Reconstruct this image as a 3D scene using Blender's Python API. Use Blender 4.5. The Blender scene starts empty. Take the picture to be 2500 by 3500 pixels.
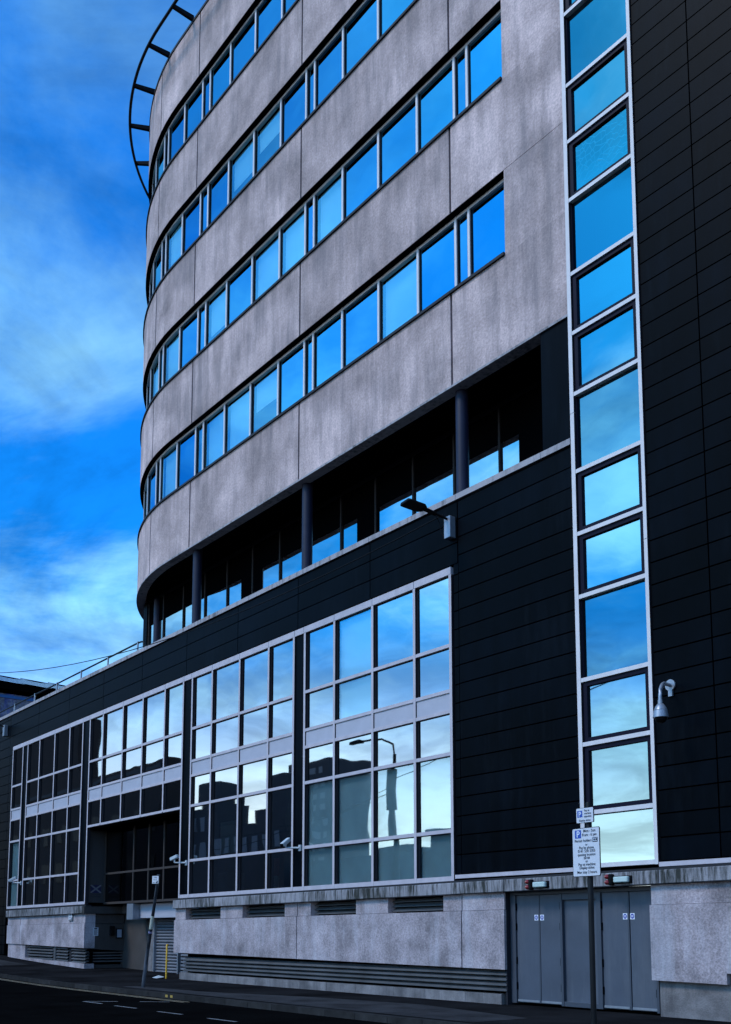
import bpy, bmesh, math, random
from mathutils import Matrix, Vector, noise
random.seed(7)
R = math.radians
S = bpy.context.scene
COL = S.collection
E = 1.47                     # eye height above the pavement: builders use heights relative to the eye

# ------------------------------------------------------------------ camera
TH, PH = R(38.0825), R(6.8172)
fw = Vector((-math.cos(TH), math.sin(TH), 0)); rt = Vector((math.sin(TH), math.cos(TH), 0)); up = Vector((0, 0, 1))
Fd = fw * math.cos(PH) + up * math.sin(PH); Ud = -fw * math.sin(PH) + up * math.cos(PH)
cam = bpy.data.cameras.new('camera'); co = bpy.data.objects.new('camera', cam); COL.objects.link(co)
mw = Matrix((rt, Ud, -Fd)).transposed().to_4x4(); mw.translation = (0, 0, E)
co.matrix_world = mw
cam.sensor_width = 36; cam.sensor_fit = 'AUTO'; cam.lens = 3464 / 3500 * 36
cam.shift_y = (2769.25 - 1750) / 3500; cam.clip_end = 3000; cam.clip_start = .05
S.camera = co

# ------------------------------------------------------------------ world / light / exposure
SUN_DIR = Vector((-.30, -1.0, 1.15)).normalized()      # towards the veiled sun, behind and left of the camera
elev = math.asin(SUN_DIR.z); azi = math.atan2(SUN_DIR.x, SUN_DIR.y)
W = bpy.data.worlds.new('World'); S.world = W; W.use_nodes = True
nt = W.node_tree; nt.nodes.clear()
def wn(t, **k):
    n = nt.nodes.new(t)
    for a, b in k.items(): setattr(n, a, b)
    return n
def wl(a, b): nt.links.new(a, b)
out = wn('ShaderNodeOutputWorld'); bg = wn('ShaderNodeBackground'); wl(bg.outputs[0], out.inputs[0])
bg.inputs[1].default_value = .122
sky = wn('ShaderNodeTexSky', sky_type='NISHITA', sun_disc=False, sun_elevation=elev, sun_rotation=azi,
         altitude=50, air_density=1.0, dust_density=1.2, ozone_density=3.0)
hs = wn('ShaderNodeHueSaturation'); hs.inputs['Saturation'].default_value = 1.28; hs.inputs['Value'].default_value = 1.0
wl(sky.outputs[0], hs.inputs['Color'])
tint = wn('ShaderNodeMix', data_type='RGBA', blend_type='MULTIPLY'); tint.inputs[0].default_value = 1
tint.inputs[7].default_value = (.06, .95, 1.62, 1); wl(hs.outputs[0], tint.inputs[6])
# thin cloud: noise on the direction projected to a cloud layer
tc = wn('ShaderNodeTexCoord'); sep = wn('ShaderNodeSeparateXYZ'); wl(tc.outputs['Generated'], sep.inputs[0])
zz = wn('ShaderNodeMath', operation='MAXIMUM'); wl(sep.outputs[2], zz.inputs[0]); zz.inputs[1].default_value = 0
za = wn('ShaderNodeMath', operation='ADD'); wl(zz.outputs[0], za.inputs[0]); za.inputs[1].default_value = .16
dx = wn('ShaderNodeMath', operation='DIVIDE'); wl(sep.outputs[0], dx.inputs[0]); wl(za.outputs[0], dx.inputs[1])
dy = wn('ShaderNodeMath', operation='DIVIDE'); wl(sep.outputs[1], dy.inputs[0]); wl(za.outputs[0], dy.inputs[1])
cmb = wn('ShaderNodeCombineXYZ'); wl(dx.outputs[0], cmb.inputs[0]); wl(dy.outputs[0], cmb.inputs[1])
mp = wn('ShaderNodeMapping'); mp.inputs['Location'].default_value = (6.42, 8.84, 0); mp.inputs['Scale'].default_value = (.8, 1.0, 1); wl(cmb.outputs[0], mp.inputs[0])
n1 = wn('ShaderNodeTexNoise'); n1.inputs['Scale'].default_value = 1.1; n1.inputs['Detail'].default_value = 10; n1.inputs['Roughness'].default_value = .60; n1.inputs['Distortion'].default_value = .35
wl(mp.outputs[0], n1.inputs['Vector'])
cr = wn('ShaderNodeMapRange'); cr.inputs[1].default_value = .44; cr.inputs[2].default_value = .64; cr.interpolation_type = 'SMOOTHSTEP'; wl(n1.outputs[0], cr.inputs[0])
cf = wn('ShaderNodeMath', operation='MULTIPLY'); wl(cr.outputs[0], cf.inputs[0])
hf = wn('ShaderNodeMapRange', interpolation_type='SMOOTHSTEP'); hf.inputs[1].default_value = .50; hf.inputs[2].default_value = .85   # the cloud sheet thins out overhead
hf.inputs[3].default_value = .78; hf.inputs[4].default_value = .22; wl(sep.outputs[2], hf.inputs[0]); wl(hf.outputs[0], cf.inputs[1])
# cloud colour follows the sky's own brightness (greyer and a little lighter)
bw = wn('ShaderNodeRGBToBW'); wl(sky.outputs[0], bw.inputs[0])
cc = wn('ShaderNodeMix', data_type='RGBA', blend_type='MULTIPLY'); cc.inputs[0].default_value = 1
cc.inputs[7].default_value = (1.05, 2.45, 3.5, 1); wl(bw.outputs[0], cc.inputs[6])
mx = wn('ShaderNodeMix', data_type='RGBA'); wl(cf.outputs[0], mx.inputs[0]); wl(tint.outputs[2], mx.inputs[6]); wl(cc.outputs[2], mx.inputs[7])
# pale haze towards the horizon
hz_ = wn('ShaderNodeMapRange', interpolation_type='SMOOTHSTEP'); hz_.inputs[1].default_value = .05; hz_.inputs[2].default_value = .32
hz_.inputs[3].default_value = .92; hz_.inputs[4].default_value = 0; wl(sep.outputs[2], hz_.inputs[0])
hc = wn('ShaderNodeMix', data_type='RGBA', blend_type='MULTIPLY'); hc.inputs[0].default_value = 1
hc.inputs[7].default_value = (1.75, 1.95, 2.0, 1); wl(bw.outputs[0], hc.inputs[6])
mh = wn('ShaderNodeMix', data_type='RGBA'); wl(hz_.outputs[0], mh.inputs[0]); wl(mx.outputs[2], mh.inputs[6]); wl(hc.outputs[2], mh.inputs[7])
# darker cloud undersides
mp2 = wn('ShaderNodeMapping'); mp2.inputs['Location'].default_value = (3.08, -6.06, 3); mp2.inputs['Scale'].default_value = (1.0, 1.25, 1); wl(cmb.outputs[0], mp2.inputs[0])
n2 = wn('ShaderNodeTexNoise'); n2.inputs['Scale'].default_value = 1.5; n2.inputs['Detail'].default_value = 10; n2.inputs['Roughness'].default_value = .62; n2.inputs['Distortion'].default_value = .6; wl(mp2.outputs[0], n2.inputs['Vector'])
dk = wn('ShaderNodeMapRange', interpolation_type='SMOOTHSTEP'); dk.inputs[1].default_value = .36; dk.inputs[2].default_value = .60; dk.inputs[3].default_value = .68; dk.inputs[4].default_value = 1.08; wl(n2.outputs[0], dk.inputs[0])
md = wn('ShaderNodeMix', data_type='RGBA', blend_type='MULTIPLY'); md.inputs[0].default_value = 1; wl(mh.outputs[2], md.inputs[6]); wl(dk.outputs[0], md.inputs[7])
wl(md.outputs[2], bg.inputs[0])

sl = bpy.data.lights.new('sun', 'SUN'); sl.energy = 1.5; sl.angle = R(14); sl.color = (1.0, .90, .86)
so = bpy.data.objects.new('sun', sl); COL.objects.link(so); so.rotation_euler = (-SUN_DIR).to_track_quat('-Z', 'Y').to_euler(); so.location = (-20, -40, 40)
S.view_settings.view_transform = 'Standard'; S.view_settings.look = 'None'
S.view_settings.exposure = 0.5; S.view_settings.gamma = 1
S.cycles.max_bounces = 8; S.cycles.transparent_max_bounces = 12; S.cycles.glossy_bounces = 5
S.cycles.use_denoising = True

# ------------------------------------------------------------------ materials
MATS = {}
def mat(name, col, rough=.6, metal=0., var=0., vscale=2., streak=0., sscale=3., bump=0., bscale=20., spec=.5, speck=0., spscale=60., rnd=0., dirt=None, sill=False, dthr=.76):
    if name in MATS: return MATS[name]
    m = bpy.data.materials.new(name); m.use_nodes = True; MATS[name] = m
    t = m.node_tree; b = t.nodes['Principled BSDF']
    b.inputs['Roughness'].default_value = rough; b.inputs['Metallic'].default_value = metal
    b.inputs['Specular IOR Level'].default_value = spec
    N = t.nodes.new; Lk = t.links.new
    geo = N('ShaderNodeNewGeometry'); pos = geo.outputs['Position']
    cur = None
    def base():
        nonlocal cur
        if cur is None:
            rgb = N('ShaderNodeRGB'); rgb.outputs[0].default_value = (*col, 1); cur = rgb.outputs[0]
        return cur
    def mul(fac_socket, lo, hi):
        nonlocal cur
        base()
        mr = N('ShaderNodeMapRange'); mr.inputs[1].default_value = .28; mr.inputs[2].default_value = .72
        mr.inputs[3].default_value = lo; mr.inputs[4].default_value = hi; Lk(fac_socket, mr.inputs[0])
        mm = N('ShaderNodeMix'); mm.data_type = 'RGBA'; mm.blend_type = 'MULTIPLY'; mm.inputs[0].default_value = 1
        Lk(cur, mm.inputs[6]); Lk(mr.outputs[0], mm.inputs[7]); cur = mm.outputs[2]
    if var:
        n = N('ShaderNodeTexNoise'); n.inputs['Scale'].default_value = vscale; n.inputs['Detail'].default_value = 7; n.inputs['Roughness'].default_value = .6
        Lk(pos, n.inputs['Vector']); mul(n.outputs[0], 1 - var, 1 + var)
    if streak:
        mpn = N('ShaderNodeMapping'); mpn.inputs['Scale'].default_value = (1, 1, .09); Lk(pos, mpn.inputs[0])
        n = N('ShaderNodeTexNoise'); n.inputs['Scale'].default_value = sscale; n.inputs['Detail'].default_value = 5; n.inputs['Roughness'].default_value = .65
        Lk(mpn.outputs[0], n.inputs['Vector']); mul(n.outputs[0], 1 - streak, 1 + streak * .6)
    if speck:
        n = N('ShaderNodeTexNoise'); n.inputs['Scale'].default_value = spscale; n.inputs['Detail'].default_value = 3; n.inputs['Roughness'].default_value = .8
        Lk(pos, n.inputs['Vector']); mul(n.outputs[0], 1 - speck, 1 + speck)
    if rnd:
        oi = N('ShaderNodeObjectInfo'); mr0 = N('ShaderNodeMapRange'); mr0.inputs[3].default_value = .28; mr0.inputs[4].default_value = .72
        Lk(oi.outputs['Random'], mr0.inputs[0]); mul(mr0.outputs[0], 1 - rnd, 1 + rnd)
    if dirt:      # vertical drips from a wet ledge: (colour, scale, amount)
        dcol, dsc, amt = dirt
        base()
        mpn = N('ShaderNodeMapping'); mpn.inputs['Scale'].default_value = (1, 1, .12); Lk(pos, mpn.inputs[0])
        n = N('ShaderNodeTexNoise'); n.inputs['Scale'].default_value = dsc; n.inputs['Detail'].default_value = 6; n.inputs['Roughness'].default_value = .7
        Lk(mpn.outputs[0], n.inputs['Vector'])
        n2 = N('ShaderNodeTexNoise'); n2.inputs['Scale'].default_value = .55; n2.inputs['Detail'].default_value = 2; Lk(pos, n2.inputs['Vector'])
        ad = N('ShaderNodeMath'); ad.operation = 'ADD'; Lk(n.outputs[0], ad.inputs[0])
        ms = N('ShaderNodeMath'); ms.operation = 'MULTIPLY'; ms.inputs[1].default_value = .55; Lk(n2.outputs[0], ms.inputs[0]); Lk(ms.outputs[0], ad.inputs[1])
        mr = N('ShaderNodeMapRange'); mr.inputs[1].default_value = dthr; mr.inputs[2].default_value = dthr + .22; mr.inputs[4].default_value = amt; Lk(ad.outputs[0], mr.inputs[0])
        mm = N('ShaderNodeMix'); mm.data_type = 'RGBA'; Lk(mr.outputs[0], mm.inputs[0]); Lk(cur, mm.inputs[6]); mm.inputs[7].default_value = (*dcol, 1); cur = mm.outputs[2]
    if sill:      # runs of soot that start below each window sill and die out downwards
        sp = N('ShaderNodeSeparateXYZ'); Lk(pos, sp.inputs[0])
        md_ = N('ShaderNodeMath'); md_.operation = 'SUBTRACT'; md_.inputs[0].default_value = 14.6 + E; Lk(sp.outputs[2], md_.inputs[1])
        mo = N('ShaderNodeMath'); mo.operation = 'FLOORED_MODULO'; mo.inputs[1].default_value = 4.2; Lk(md_.outputs[0], mo.inputs[0])
        fr_ = N('ShaderNodeMapRange'); fr_.inputs[1].default_value = 0; fr_.inputs[2].default_value = 1.5; fr_.inputs[3].default_value = 1; fr_.inputs[4].default_value = 0; Lk(mo.outputs[0], fr_.inputs[0])
        mpn = N('ShaderNodeMapping'); mpn.inputs['Scale'].default_value = (1, 1, .05); Lk(pos, mpn.inputs[0])
        n = N('ShaderNodeTexNoise'); n.inputs['Scale'].default_value = 2.6; n.inputs['Detail'].default_value = 5; n.inputs['Roughness'].default_value = .7; Lk(mpn.outputs[0], n.inputs['Vector'])
        mr = N('ShaderNodeMapRange'); mr.inputs[1].default_value = .42; mr.inputs[2].default_value = .70; mr.inputs[4].default_value = .75; Lk(n.outputs[0], mr.inputs[0])
        mu = N('ShaderNodeMath'); mu.operation = 'MULTIPLY'; Lk(mr.outputs[0], mu.inputs[0]); Lk(fr_.outputs[0], mu.inputs[1])
        mm = N('ShaderNodeMix'); mm.data_type = 'RGBA'; base(); Lk(mu.outputs[0], mm.inputs[0]); Lk(cur, mm.inputs[6]); mm.inputs[7].default_value = (.12, .10, .105, 1); cur = mm.outputs[2]
    base(); Lk(cur, b.inputs['Base Color'])
    if bump:
        n = N('ShaderNodeTexNoise'); n.inputs['Scale'].default_value = bscale; n.inputs['Detail'].default_value = 5; Lk(pos, n.inputs['Vector'])
        bp = N('ShaderNodeBump'); bp.inputs['Strength'].default_value = bump; bp.inputs['Distance'].default_value = .02; Lk(n.outputs[0], bp.inputs['Height']); Lk(bp.outputs[0], b.inputs['Normal'])
    return m

def glass(name, refl, tcol, gcol, wob=.0032, gcol2=None):
    m = bpy.data.materials.new(name); m.use_nodes = True; MATS[name] = m
    t = m.node_tree; t.nodes.clear(); N = t.nodes.new; Lk = t.links.new
    o = N('ShaderNodeOutputMaterial'); mxs = N('ShaderNodeMixShader'); tr = N('ShaderNodeBsdfTransparent'); gl = N('ShaderNodeBsdfGlossy')
    tr.inputs[0].default_value = (*tcol, 1); gl.inputs['Color'].default_value = (*gcol, 1); gl.inputs['Roughness'].default_value = .015
    if gcol2:
        o2 = N('ShaderNodeObjectInfo'); mc = N('ShaderNodeMix'); mc.data_type = 'RGBA'; Lk(o2.outputs['Random'], mc.inputs[0])
        mc.inputs[6].default_value = (*gcol, 1); mc.inputs[7].default_value = (*gcol2, 1); Lk(mc.outputs[2], gl.inputs['Color'])
    lw = N('ShaderNodeLayerWeight'); lw.inputs[0].default_value = .35
    mr = N('ShaderNodeMapRange'); mr.inputs[3].default_value = refl; mr.inputs[4].default_value = min(1, refl + .25); Lk(lw.outputs['Fresnel'], mr.inputs[0]); Lk(mr.outputs[0], mxs.inputs[0])
    geo = N('ShaderNodeNewGeometry'); oi = N('ShaderNodeObjectInfo')
    ad = N('ShaderNodeVectorMath'); ad.operation = 'ADD'; Lk(geo.outputs['Position'], ad.inputs[0])
    sc = N('ShaderNodeMath'); sc.operation = 'MULTIPLY'; sc.inputs[1].default_value = 37.; Lk(oi.outputs['Random'], sc.inputs[0]); Lk(sc.outputs[0], ad.inputs[1])
    n = N('ShaderNodeTexNoise'); n.inputs['Scale'].default_value = .8; n.inputs['Detail'].default_value = 1.0; Lk(ad.outputs[0], n.inputs['Vector'])
    bp = N('ShaderNodeBump'); bp.inputs['Strength'].default_value = 1; bp.inputs['Distance'].default_value = wob; Lk(n.outputs[0], bp.inputs['Height']); Lk(bp.outputs[0], gl.inputs['Normal'])
    Lk(tr.outputs[0], mxs.inputs[1]); Lk(gl.outputs[0], mxs.inputs[2]); Lk(mxs.outputs[0], o.inputs[0])
    return m

CONC = mat('weathered_concrete', (.42, .322, .315), .85, var=.46, vscale=.75, streak=.22, sscale=1.9, bump=.35, bscale=26, speck=.34, spscale=17, rnd=.15, dirt=((.14, .12, .13), 2.6, .6), sill=True)
BASE = mat('base_stone', (.31, .265, .285), .85, var=.45, vscale=1.5, streak=.16, bump=.4, bscale=40, speck=.38, spscale=24, rnd=.05, dirt=((.50, .50, .57), 1.5, .5))
PLIN = mat('plinth_stone', (.16, .15, .155), .85, var=.45, vscale=2.6, bump=.4, bscale=40, speck=.22, spscale=50, rnd=.12, dirt=((.05, .05, .055), 2.5, .8))
CORN = mat('cornice_stone', (.25, .24, .26), .85, var=.2, vscale=2, bump=.3, bscale=40, speck=.15, spscale=50, dirt=((.012, .014, .010), 13.0, .97), dthr=.68)
COPE = mat('coping_stone', (.30, .285, .31), .85, var=.2, vscale=2, dirt=((.03, .03, .03), 6, .8))
CLAD = mat('dark_cladding', (.0007, .0016, .0034), .45, var=.35, vscale=.9, streak=.5, sscale=2.4, bump=.08, bscale=3, spec=.03, rnd=.4, dirt=((.009, .013, .019), 5.5, .2), dthr=.80)
BLACK = mat('joint_shadow', (.002, .002, .0025), .9, spec=.0)
ALU = mat('aluminium', (.44, .40, .44), .5, spec=.3, var=.08, vscale=3, streak=.10, sscale=5, rnd=.03)
ALUW = mat('pale_aluminium', (.60, .565, .58), .45, spec=.3, var=.06, vscale=3, streak=.08, sscale=5)
ALUD = mat('aluminium_side_shade', (.02, .02, .026), .6, spec=.1)  # near-black copy of the aluminium, shade of side faces put into the colour
SASH = mat('dark_sash', (.006, .0055, .016), .5, spec=.08)
SILLM = mat('dark_sill', (.022, .022, .026), .6, spec=.15)
SPAN = mat('spandrel_panel', (.36, .36, .42), .6, var=.08, vscale=2, speck=.06)
ROOM = mat('room_dark', (.012, .011, .012), .9, spec=.05, var=.3, vscale=1.3)
BLIND = mat('blind', (.55, .90, .95), .8)
FROST = None
FILM = mat('window_film', (.42, .60, .62), .8, var=.12, vscale=1.4)
DOOR = mat('door_paint', (.056, .068, .094), .5, dirt=((.14,.15,.17), 5, .25), var=.2, vscale=1.2, speck=.07, spscale=80, bump=.05, bscale=40)
DFRAME = mat('door_frame_paint', (.040, .049, .068), .5)
STEEL = mat('galvanised_steel', (.27, .29, .33), .4, .5, var=.15, vscale=8)
WHITE = mat('white_sign', (.52, .54, .60), .5)
SIGNBLUE = mat('sign_blue', (.012, .06, .33), .5)
INK = mat('sign_ink', (.012, .016, .03), .6)
POLE = mat('black_pole', (.007, .0075, .009), .5, spec=.15, var=.3, vscale=6)
POLE2 = mat('worn_pole', (.013, .016, .022), .5, spec=.2, var=.5, vscale=5, dirt=((.18, .20, .24), 7, .6))
SHUT = mat('shutter_steel', (.17, .18, .21), .45, .2, var=.15, vscale=3)
LOUV = mat('louvre_metal', (.075, .078, .085), .5, var=.25, vscale=1.5, streak=.2)
YEL = mat('yellow_paint', (.66, .36, .02), .45, var=.1, vscale=9)
CAMW = mat('camera_white', (.40, .44, .48), .4)
LAMPB = mat('lamp_black', (.004, .004, .005), .6, spec=.1)
COLM = mat('column_paint', (.012, .014, .035), .5, spec=.2, var=.2, vscale=3)
RED = mat('red_lens', (.20, .012, .016), .3)
DIFF = mat('bulkhead_diffuser', (.42, .52, .50), .4)
ASPH = mat('asphalt', (.0035, .0035, .0038), .9, spec=0, var=.35, vscale=.7, speck=.35, spscale=90, bump=.5, bscale=120)
PAVE = mat('pavement_tar', (.012, .012, .0132), .9, spec=0, var=.6, vscale=.55, speck=.3, spscale=70, bump=.5, bscale=90)
KERB = mat('kerb_stone', (.028, .028, .029), .9, spec=0, var=.35, vscale=3, rnd=.2)
FLAG = mat('paving_flag', (.036, .036, .038), .9, spec=0, var=.3, vscale=1.5, rnd=.2)
LINEY = mat('line_yellow', (.20, .16, .10), .8, var=.4, vscale=4)
LINEW = mat('line_white', (.14, .14, .145), .8, var=.6, vscale=5)
GLASS = glass('blue_glass', .66, (.26, .31, .33), (.74, .75, .74))
GLASSB = glass('glass_over_blind', .50, (.85, .98, 1.0), (.34, .68, .80), .003)
GLASSR = glass('film_glass', .50, (.95, .98, 1.0), (.62, .76, .78), .003)
GLASSU = glass('upper_glass', .66, (.16, .24, .30), (.11, .44, .70), .0036, (.22, .66, .80))
GLASSS = glass('strip_glass', .66, (.22, .28, .30), (.34, .50, .54), .0036, (.46, .60, .62))
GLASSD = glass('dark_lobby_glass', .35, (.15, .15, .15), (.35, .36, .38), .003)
GLASSF = glass('tinted_fixed_glass', .66, (.18, .24, .27), (.21, .37, .43), .0036)
CRAZE = glass('crazed_glass', .60, (.26, .31, .33), (.36, .58, .60), .006)
_t = CRAZE.node_tree; _v = _t.nodes.new('ShaderNodeTexVoronoi'); _v.feature = 'DISTANCE_TO_EDGE'; _v.inputs['Scale'].default_value = 8
_g = _t.nodes.new('ShaderNodeNewGeometry'); _t.links.new(_g.outputs['Position'], _v.inputs['Vector'])
_r = _t.nodes.new('ShaderNodeMapRange'); _r.inputs[2].default_value = .05; _t.links.new(_v.outputs['Distance'], _r.inputs[0])
_b = [q for q in _t.nodes if q.type == 'BUMP'][0]; _b2 = _t.nodes.new('ShaderNodeBump'); _b2.inputs['Distance'].default_value = .02; _b2.inputs['Strength'].default_value = .035
_t.links.new(_r.outputs[0], _b2.inputs['Height']); _t.links.new(_b.outputs[0], _b2.inputs['Normal']); _t.links.new(_b2.outputs[0], [q for q in _t.nodes if q.type == 'BSDF_GLOSSY'][0].inputs['Normal'])
BRICK = mat('dark_brick', (.035, .020, .016), .85, var=.25, vscale=.6)
SLATE = mat('slate_grey', (.03, .035, .045), .7, var=.2, vscale=.5)
TOWER = mat('tower_concrete', (.045, .05, .06), .8, var=.15, vscale=.2)
MURAL = None

# ------------------------------------------------------------------ mesh helpers
WL = {}
class MB:
    def __init__(s): s.v = []; s.f = []; s.m = []; s.mi = 0
    def add(s, vs, fs, mi=None):
        o = len(s.v); s.v += [tuple(q) for q in vs]
        for f in fs: s.f.append([o + i for i in f]); s.m.append(s.mi if mi is None else mi)
        return s
    def box(s, x0, x1, y0, y1, z0, z1, mi=None, side=None):
        vs = [(x0,y0,z0),(x1,y0,z0),(x1,y1,z0),(x0,y1,z0),(x0,y0,z1),(x1,y0,z1),(x1,y1,z1),(x0,y1,z1)]
        fs = [(0,3,2,1),(4,5,6,7),(0,1,5,4),(1,2,6,5),(2,3,7,6),(3,0,4,7)]
        s.add(vs, fs, mi)
        if side is not None: s.m[-3] = side; s.m[-1] = side
        return s
    def prism(s, poly, y0, y1, mi=None):            # poly in (x,z), counter-clockwise seen from -y
        n = len(poly)
        vs = [(x, y0, z) for x, z in poly] + [(x, y1, z) for x, z in poly]
        fs = [tuple(range(n)), tuple(range(2*n-1, n-1, -1))] + [(i, i+n, (i+1)%n+n, (i+1)%n) for i in range(n)]
        return s.add(vs, fs, mi)
    def tube(s, pts, r, n=10, mi=None, cap=True):
        pts = [Vector(p) for p in pts]; rings = []
        rr = r if isinstance(r, (list, tuple)) else [r] * len(pts)
        ref = Vector((0, 0, 1))
        for i, p in enumerate(pts):
            d = (pts[min(i+1, len(pts)-1)] - pts[max(i-1, 0)]).normalized()
            a = d.cross(ref if abs(d.z) < .95 else Vector((1, 0, 0))).normalized(); b = d.cross(a).normalized()
            rings.append([p + (a * math.cos(k*2*math.pi/n) + b * math.sin(k*2*math.pi/n)) * rr[i] for k in range(n)])
        vs = [q for g in rings for q in g]; fs = []
        for i in range(len(pts)-1):
            for k in range(n): fs.append((i*n+k, i*n+(k+1)%n, (i+1)*n+(k+1)%n, (i+1)*n+k))
        if cap: fs += [tuple(range(n-1, -1, -1)), tuple(range((len(pts)-1)*n, len(pts)*n))]
        return s.add(vs, fs, mi)
    def text(s, body, size, org, ux, uz, ny, align='CENTER', mi=None, off=.002, xs=1.0):
        c = bpy.data.curves.new('t', 'FONT'); c.body = body; c.size = size; c.align_x = align; c.resolution_u = 3; c.offset = .012 * size
        o = bpy.data.objects.new('t', c); COL.objects.link(o)
        dg = bpy.context.evaluated_depsgraph_get(); me = bpy.data.meshes.new_from_object(o.evaluated_get(dg))
        org, ux, uz, ny = Vector(org), Vector(ux), Vector(uz), Vector(ny)
        s.add([org + ux*v.co.x*xs + uz*v.co.y + ny*off for v in me.vertices], [tuple(p.vertices) for p in me.polygons], mi)
        bpy.data.objects.remove(o); bpy.data.curves.remove(c); bpy.data.meshes.remove(me)
        return s
    def build(s, name, mats, parent=None, smooth=False, bevel=0):
        if not isinstance(mats, (list, tuple)): mats = [mats]
        xs, ys, zs = zip(*s.v)
        c = Vector(((min(xs)+max(xs))/2, (min(ys)+max(ys))/2, min(zs)))
        me = bpy.data.meshes.new(name); me.from_pydata([Vector(v)-c for v in s.v], [], s.f)
        for m in mats: me.materials.append(m)
        me.polygons.foreach_set('material_index', s.m)
        if smooth:
            me.polygons.foreach_set('use_smooth', [True]*len(me.polygons)); me.set_sharp_from_angle(angle=R(40))
        me.update()
        return place(name, me, c, parent, bevel)
def place(name, me, loc, parent=None, bevel=0):
    o = bpy.data.objects.new(name, me); COL.objects.link(o)
    w = Vector(loc) + Vector((0, 0, E)); o.location = w; WL[o] = w
    if parent is not None:
        o.parent = parent; o.matrix_parent_inverse = Matrix.Translation(-WL[parent])
    if bevel:
        b = o.modifiers.new('bevel', 'BEVEL'); b.width = bevel; b.segments = 1; b.limit_method = 'ANGLE'
    return o
def tag(o, label, cat, group=None):
    o['label'] = label; o['category'] = cat
    if group: o['group'] = group
    return o
def thing(name, loc, label, cat, group=None):
    return tag(place(name, None, loc), label, cat, group)
def struct(o): o['kind'] = 'structure'; return o
BOXC = {}
def boxpart(name, x0, x1, y0, y1, z0, z1, m, parent):          # shared box meshes
    key = (round(x1-x0, 4), round(y1-y0, 4), round(z1-z0, 4), m.name)
    c = Vector(((x0+x1)/2, (y0+y1)/2, z0))
    if key not in BOXC:
        b = MB().box(-(x1-x0)/2, (x1-x0)/2, -(y1-y0)/2, (y1-y0)/2, 0, z1-z0)
        me = bpy.data.meshes.new(name); me.from_pydata(b.v, [], b.f); me.materials.append(m); me.update(); BOXC[key] = me
    return place(name, BOXC[key], c, parent)
def quad(x0, x1, y, z0, z1): return MB().add([(x0,y,z0),(x1,y,z0),(x1,y,z1),(x0,y,z1)], [(0,1,2,3)])

# ------------------------------------------------------------------ ground
def g(x): return -1.46 + .00122 * max(0, -26 - x) ** 2 if x > -46 else -1.46 + .00122*400 + .03*min(60, -46-x)
KY = 11.45
def sheet(name, x0, x1, y0, y1, dz, m, parent=None, nx=60, ny=2, jit=0):
    b = MB(); vs = []; fs = []
    xs = [x0+(x1-x0)*i/nx for i in range(nx+1)]; ys = [y0+(y1-y0)*j/ny for j in range(ny+1)]
    for x in xs:
        for y in ys: vs.append((x, y, g(x)+dz))
    for i in range(nx):
        for j in range(ny): a = i*(ny+1)+j; fs.append((a, a+ny+1, a+ny+2, a+1))
    b.add(vs, fs); return b.build(name, m, parent)
terrain = struct(MB().add([(-1500,-1500,-2.4),(1500,-1500,-2.4),(1500,1500,-2.4),(-1500,1500,-2.4)], [(0,1,2,3)]).build('ground', ASPH))
road = struct(sheet('road', -110, 60, .9, KY-.13, -.12, ASPH, nx=170))
pave = struct(sheet('pavement', -110, 60, KY, 18.5, 0, PAVE, nx=170, ny=4))
pave2 = struct(sheet('opposite_pavement', -110, 60, -4.5, .77, 0, PAVE, nx=120, ny=3))
for k in range(66):
    x0 = -58 + k*.92; z = g(x0+.46)
    MB().box(x0+.006, x0+.914, KY-.13, KY, z-.16, z+.002).build('kerb_stone', KERB, pave)
for k in range(40):
    x0 = -52 + k*1.5; z = g(x0+.75)
    MB().box(x0+.006, x0+1.494, .77, .9, z-.16, z+.002).build('kerb_stone', KERB, pave2)
for j in range(2):                         # paving flags at the far left corner
    for k in range(9):
        x0 = -48 + k*1.05; y0 = 12.2 + j*.9
        z = g(x0+.5)
        MB().add([(x0+.01,y0+.01,g(x0)+.006),(x0+1.04,y0+.01,g(x0+1.05)+.006),(x0+1.04,y0+.89,g(x0+1.05)+.006),(x0+.01,y0+.89,g(x0)+.006)], [(0,1,2,3)]).build('paving_flag', FLAG, pave)
def strip(name, pts, w, m, parent, dz=-.115):      # a painted line along plan points
    b = MB(); vs = []
    for i, (x, y) in enumerate(pts):
        a = pts[max(i-1,0)]; c = pts[min(i+1,len(pts)-1)]; d = Vector((c[0]-a[0], c[1]-a[1])).normalized(); n = Vector((-d.y, d.x))*w/2
        vs += [(x-n.x, y-n.y, g(x)+dz), (x+n.x, y+n.y, g(x)+dz)]
    b.add(vs, [(2*i, 2*i+2, 2*i+3, 2*i+1) for i in range(len(pts)-1)]); return b.build(name, m, parent)
for yy in (11.12, 10.98):
    strip('yellow_line', [(-58+i, yy) for i in range(38)] + [(-20.6, yy)], .055, LINEY, road)
for x0 in (-22.3, -20.6, -18.6, -16.6, -14.6, -12.6): strip('white_bay_line', [(x0, 9.35), (x0+.95, 9.38)], .07, LINEW, road)
strip('white_bay_line', [(-22.3, 9.4), (-21.78, 9.95)], .07, LINEW, road)
strip('white_bay_line', [(-21.44, 10.32), (-20.93, 10.8)], .07, LINEW, road)
for x0 in (-22.15, -21.9): MB().box(x0, x0+.12, KY-.134, KY-.131, g(x0)-.09, g(x0)-.03).build('yellow_kerb_mark', mat('worn_yellow', (.30,.20,.04), .7), road)
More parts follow.
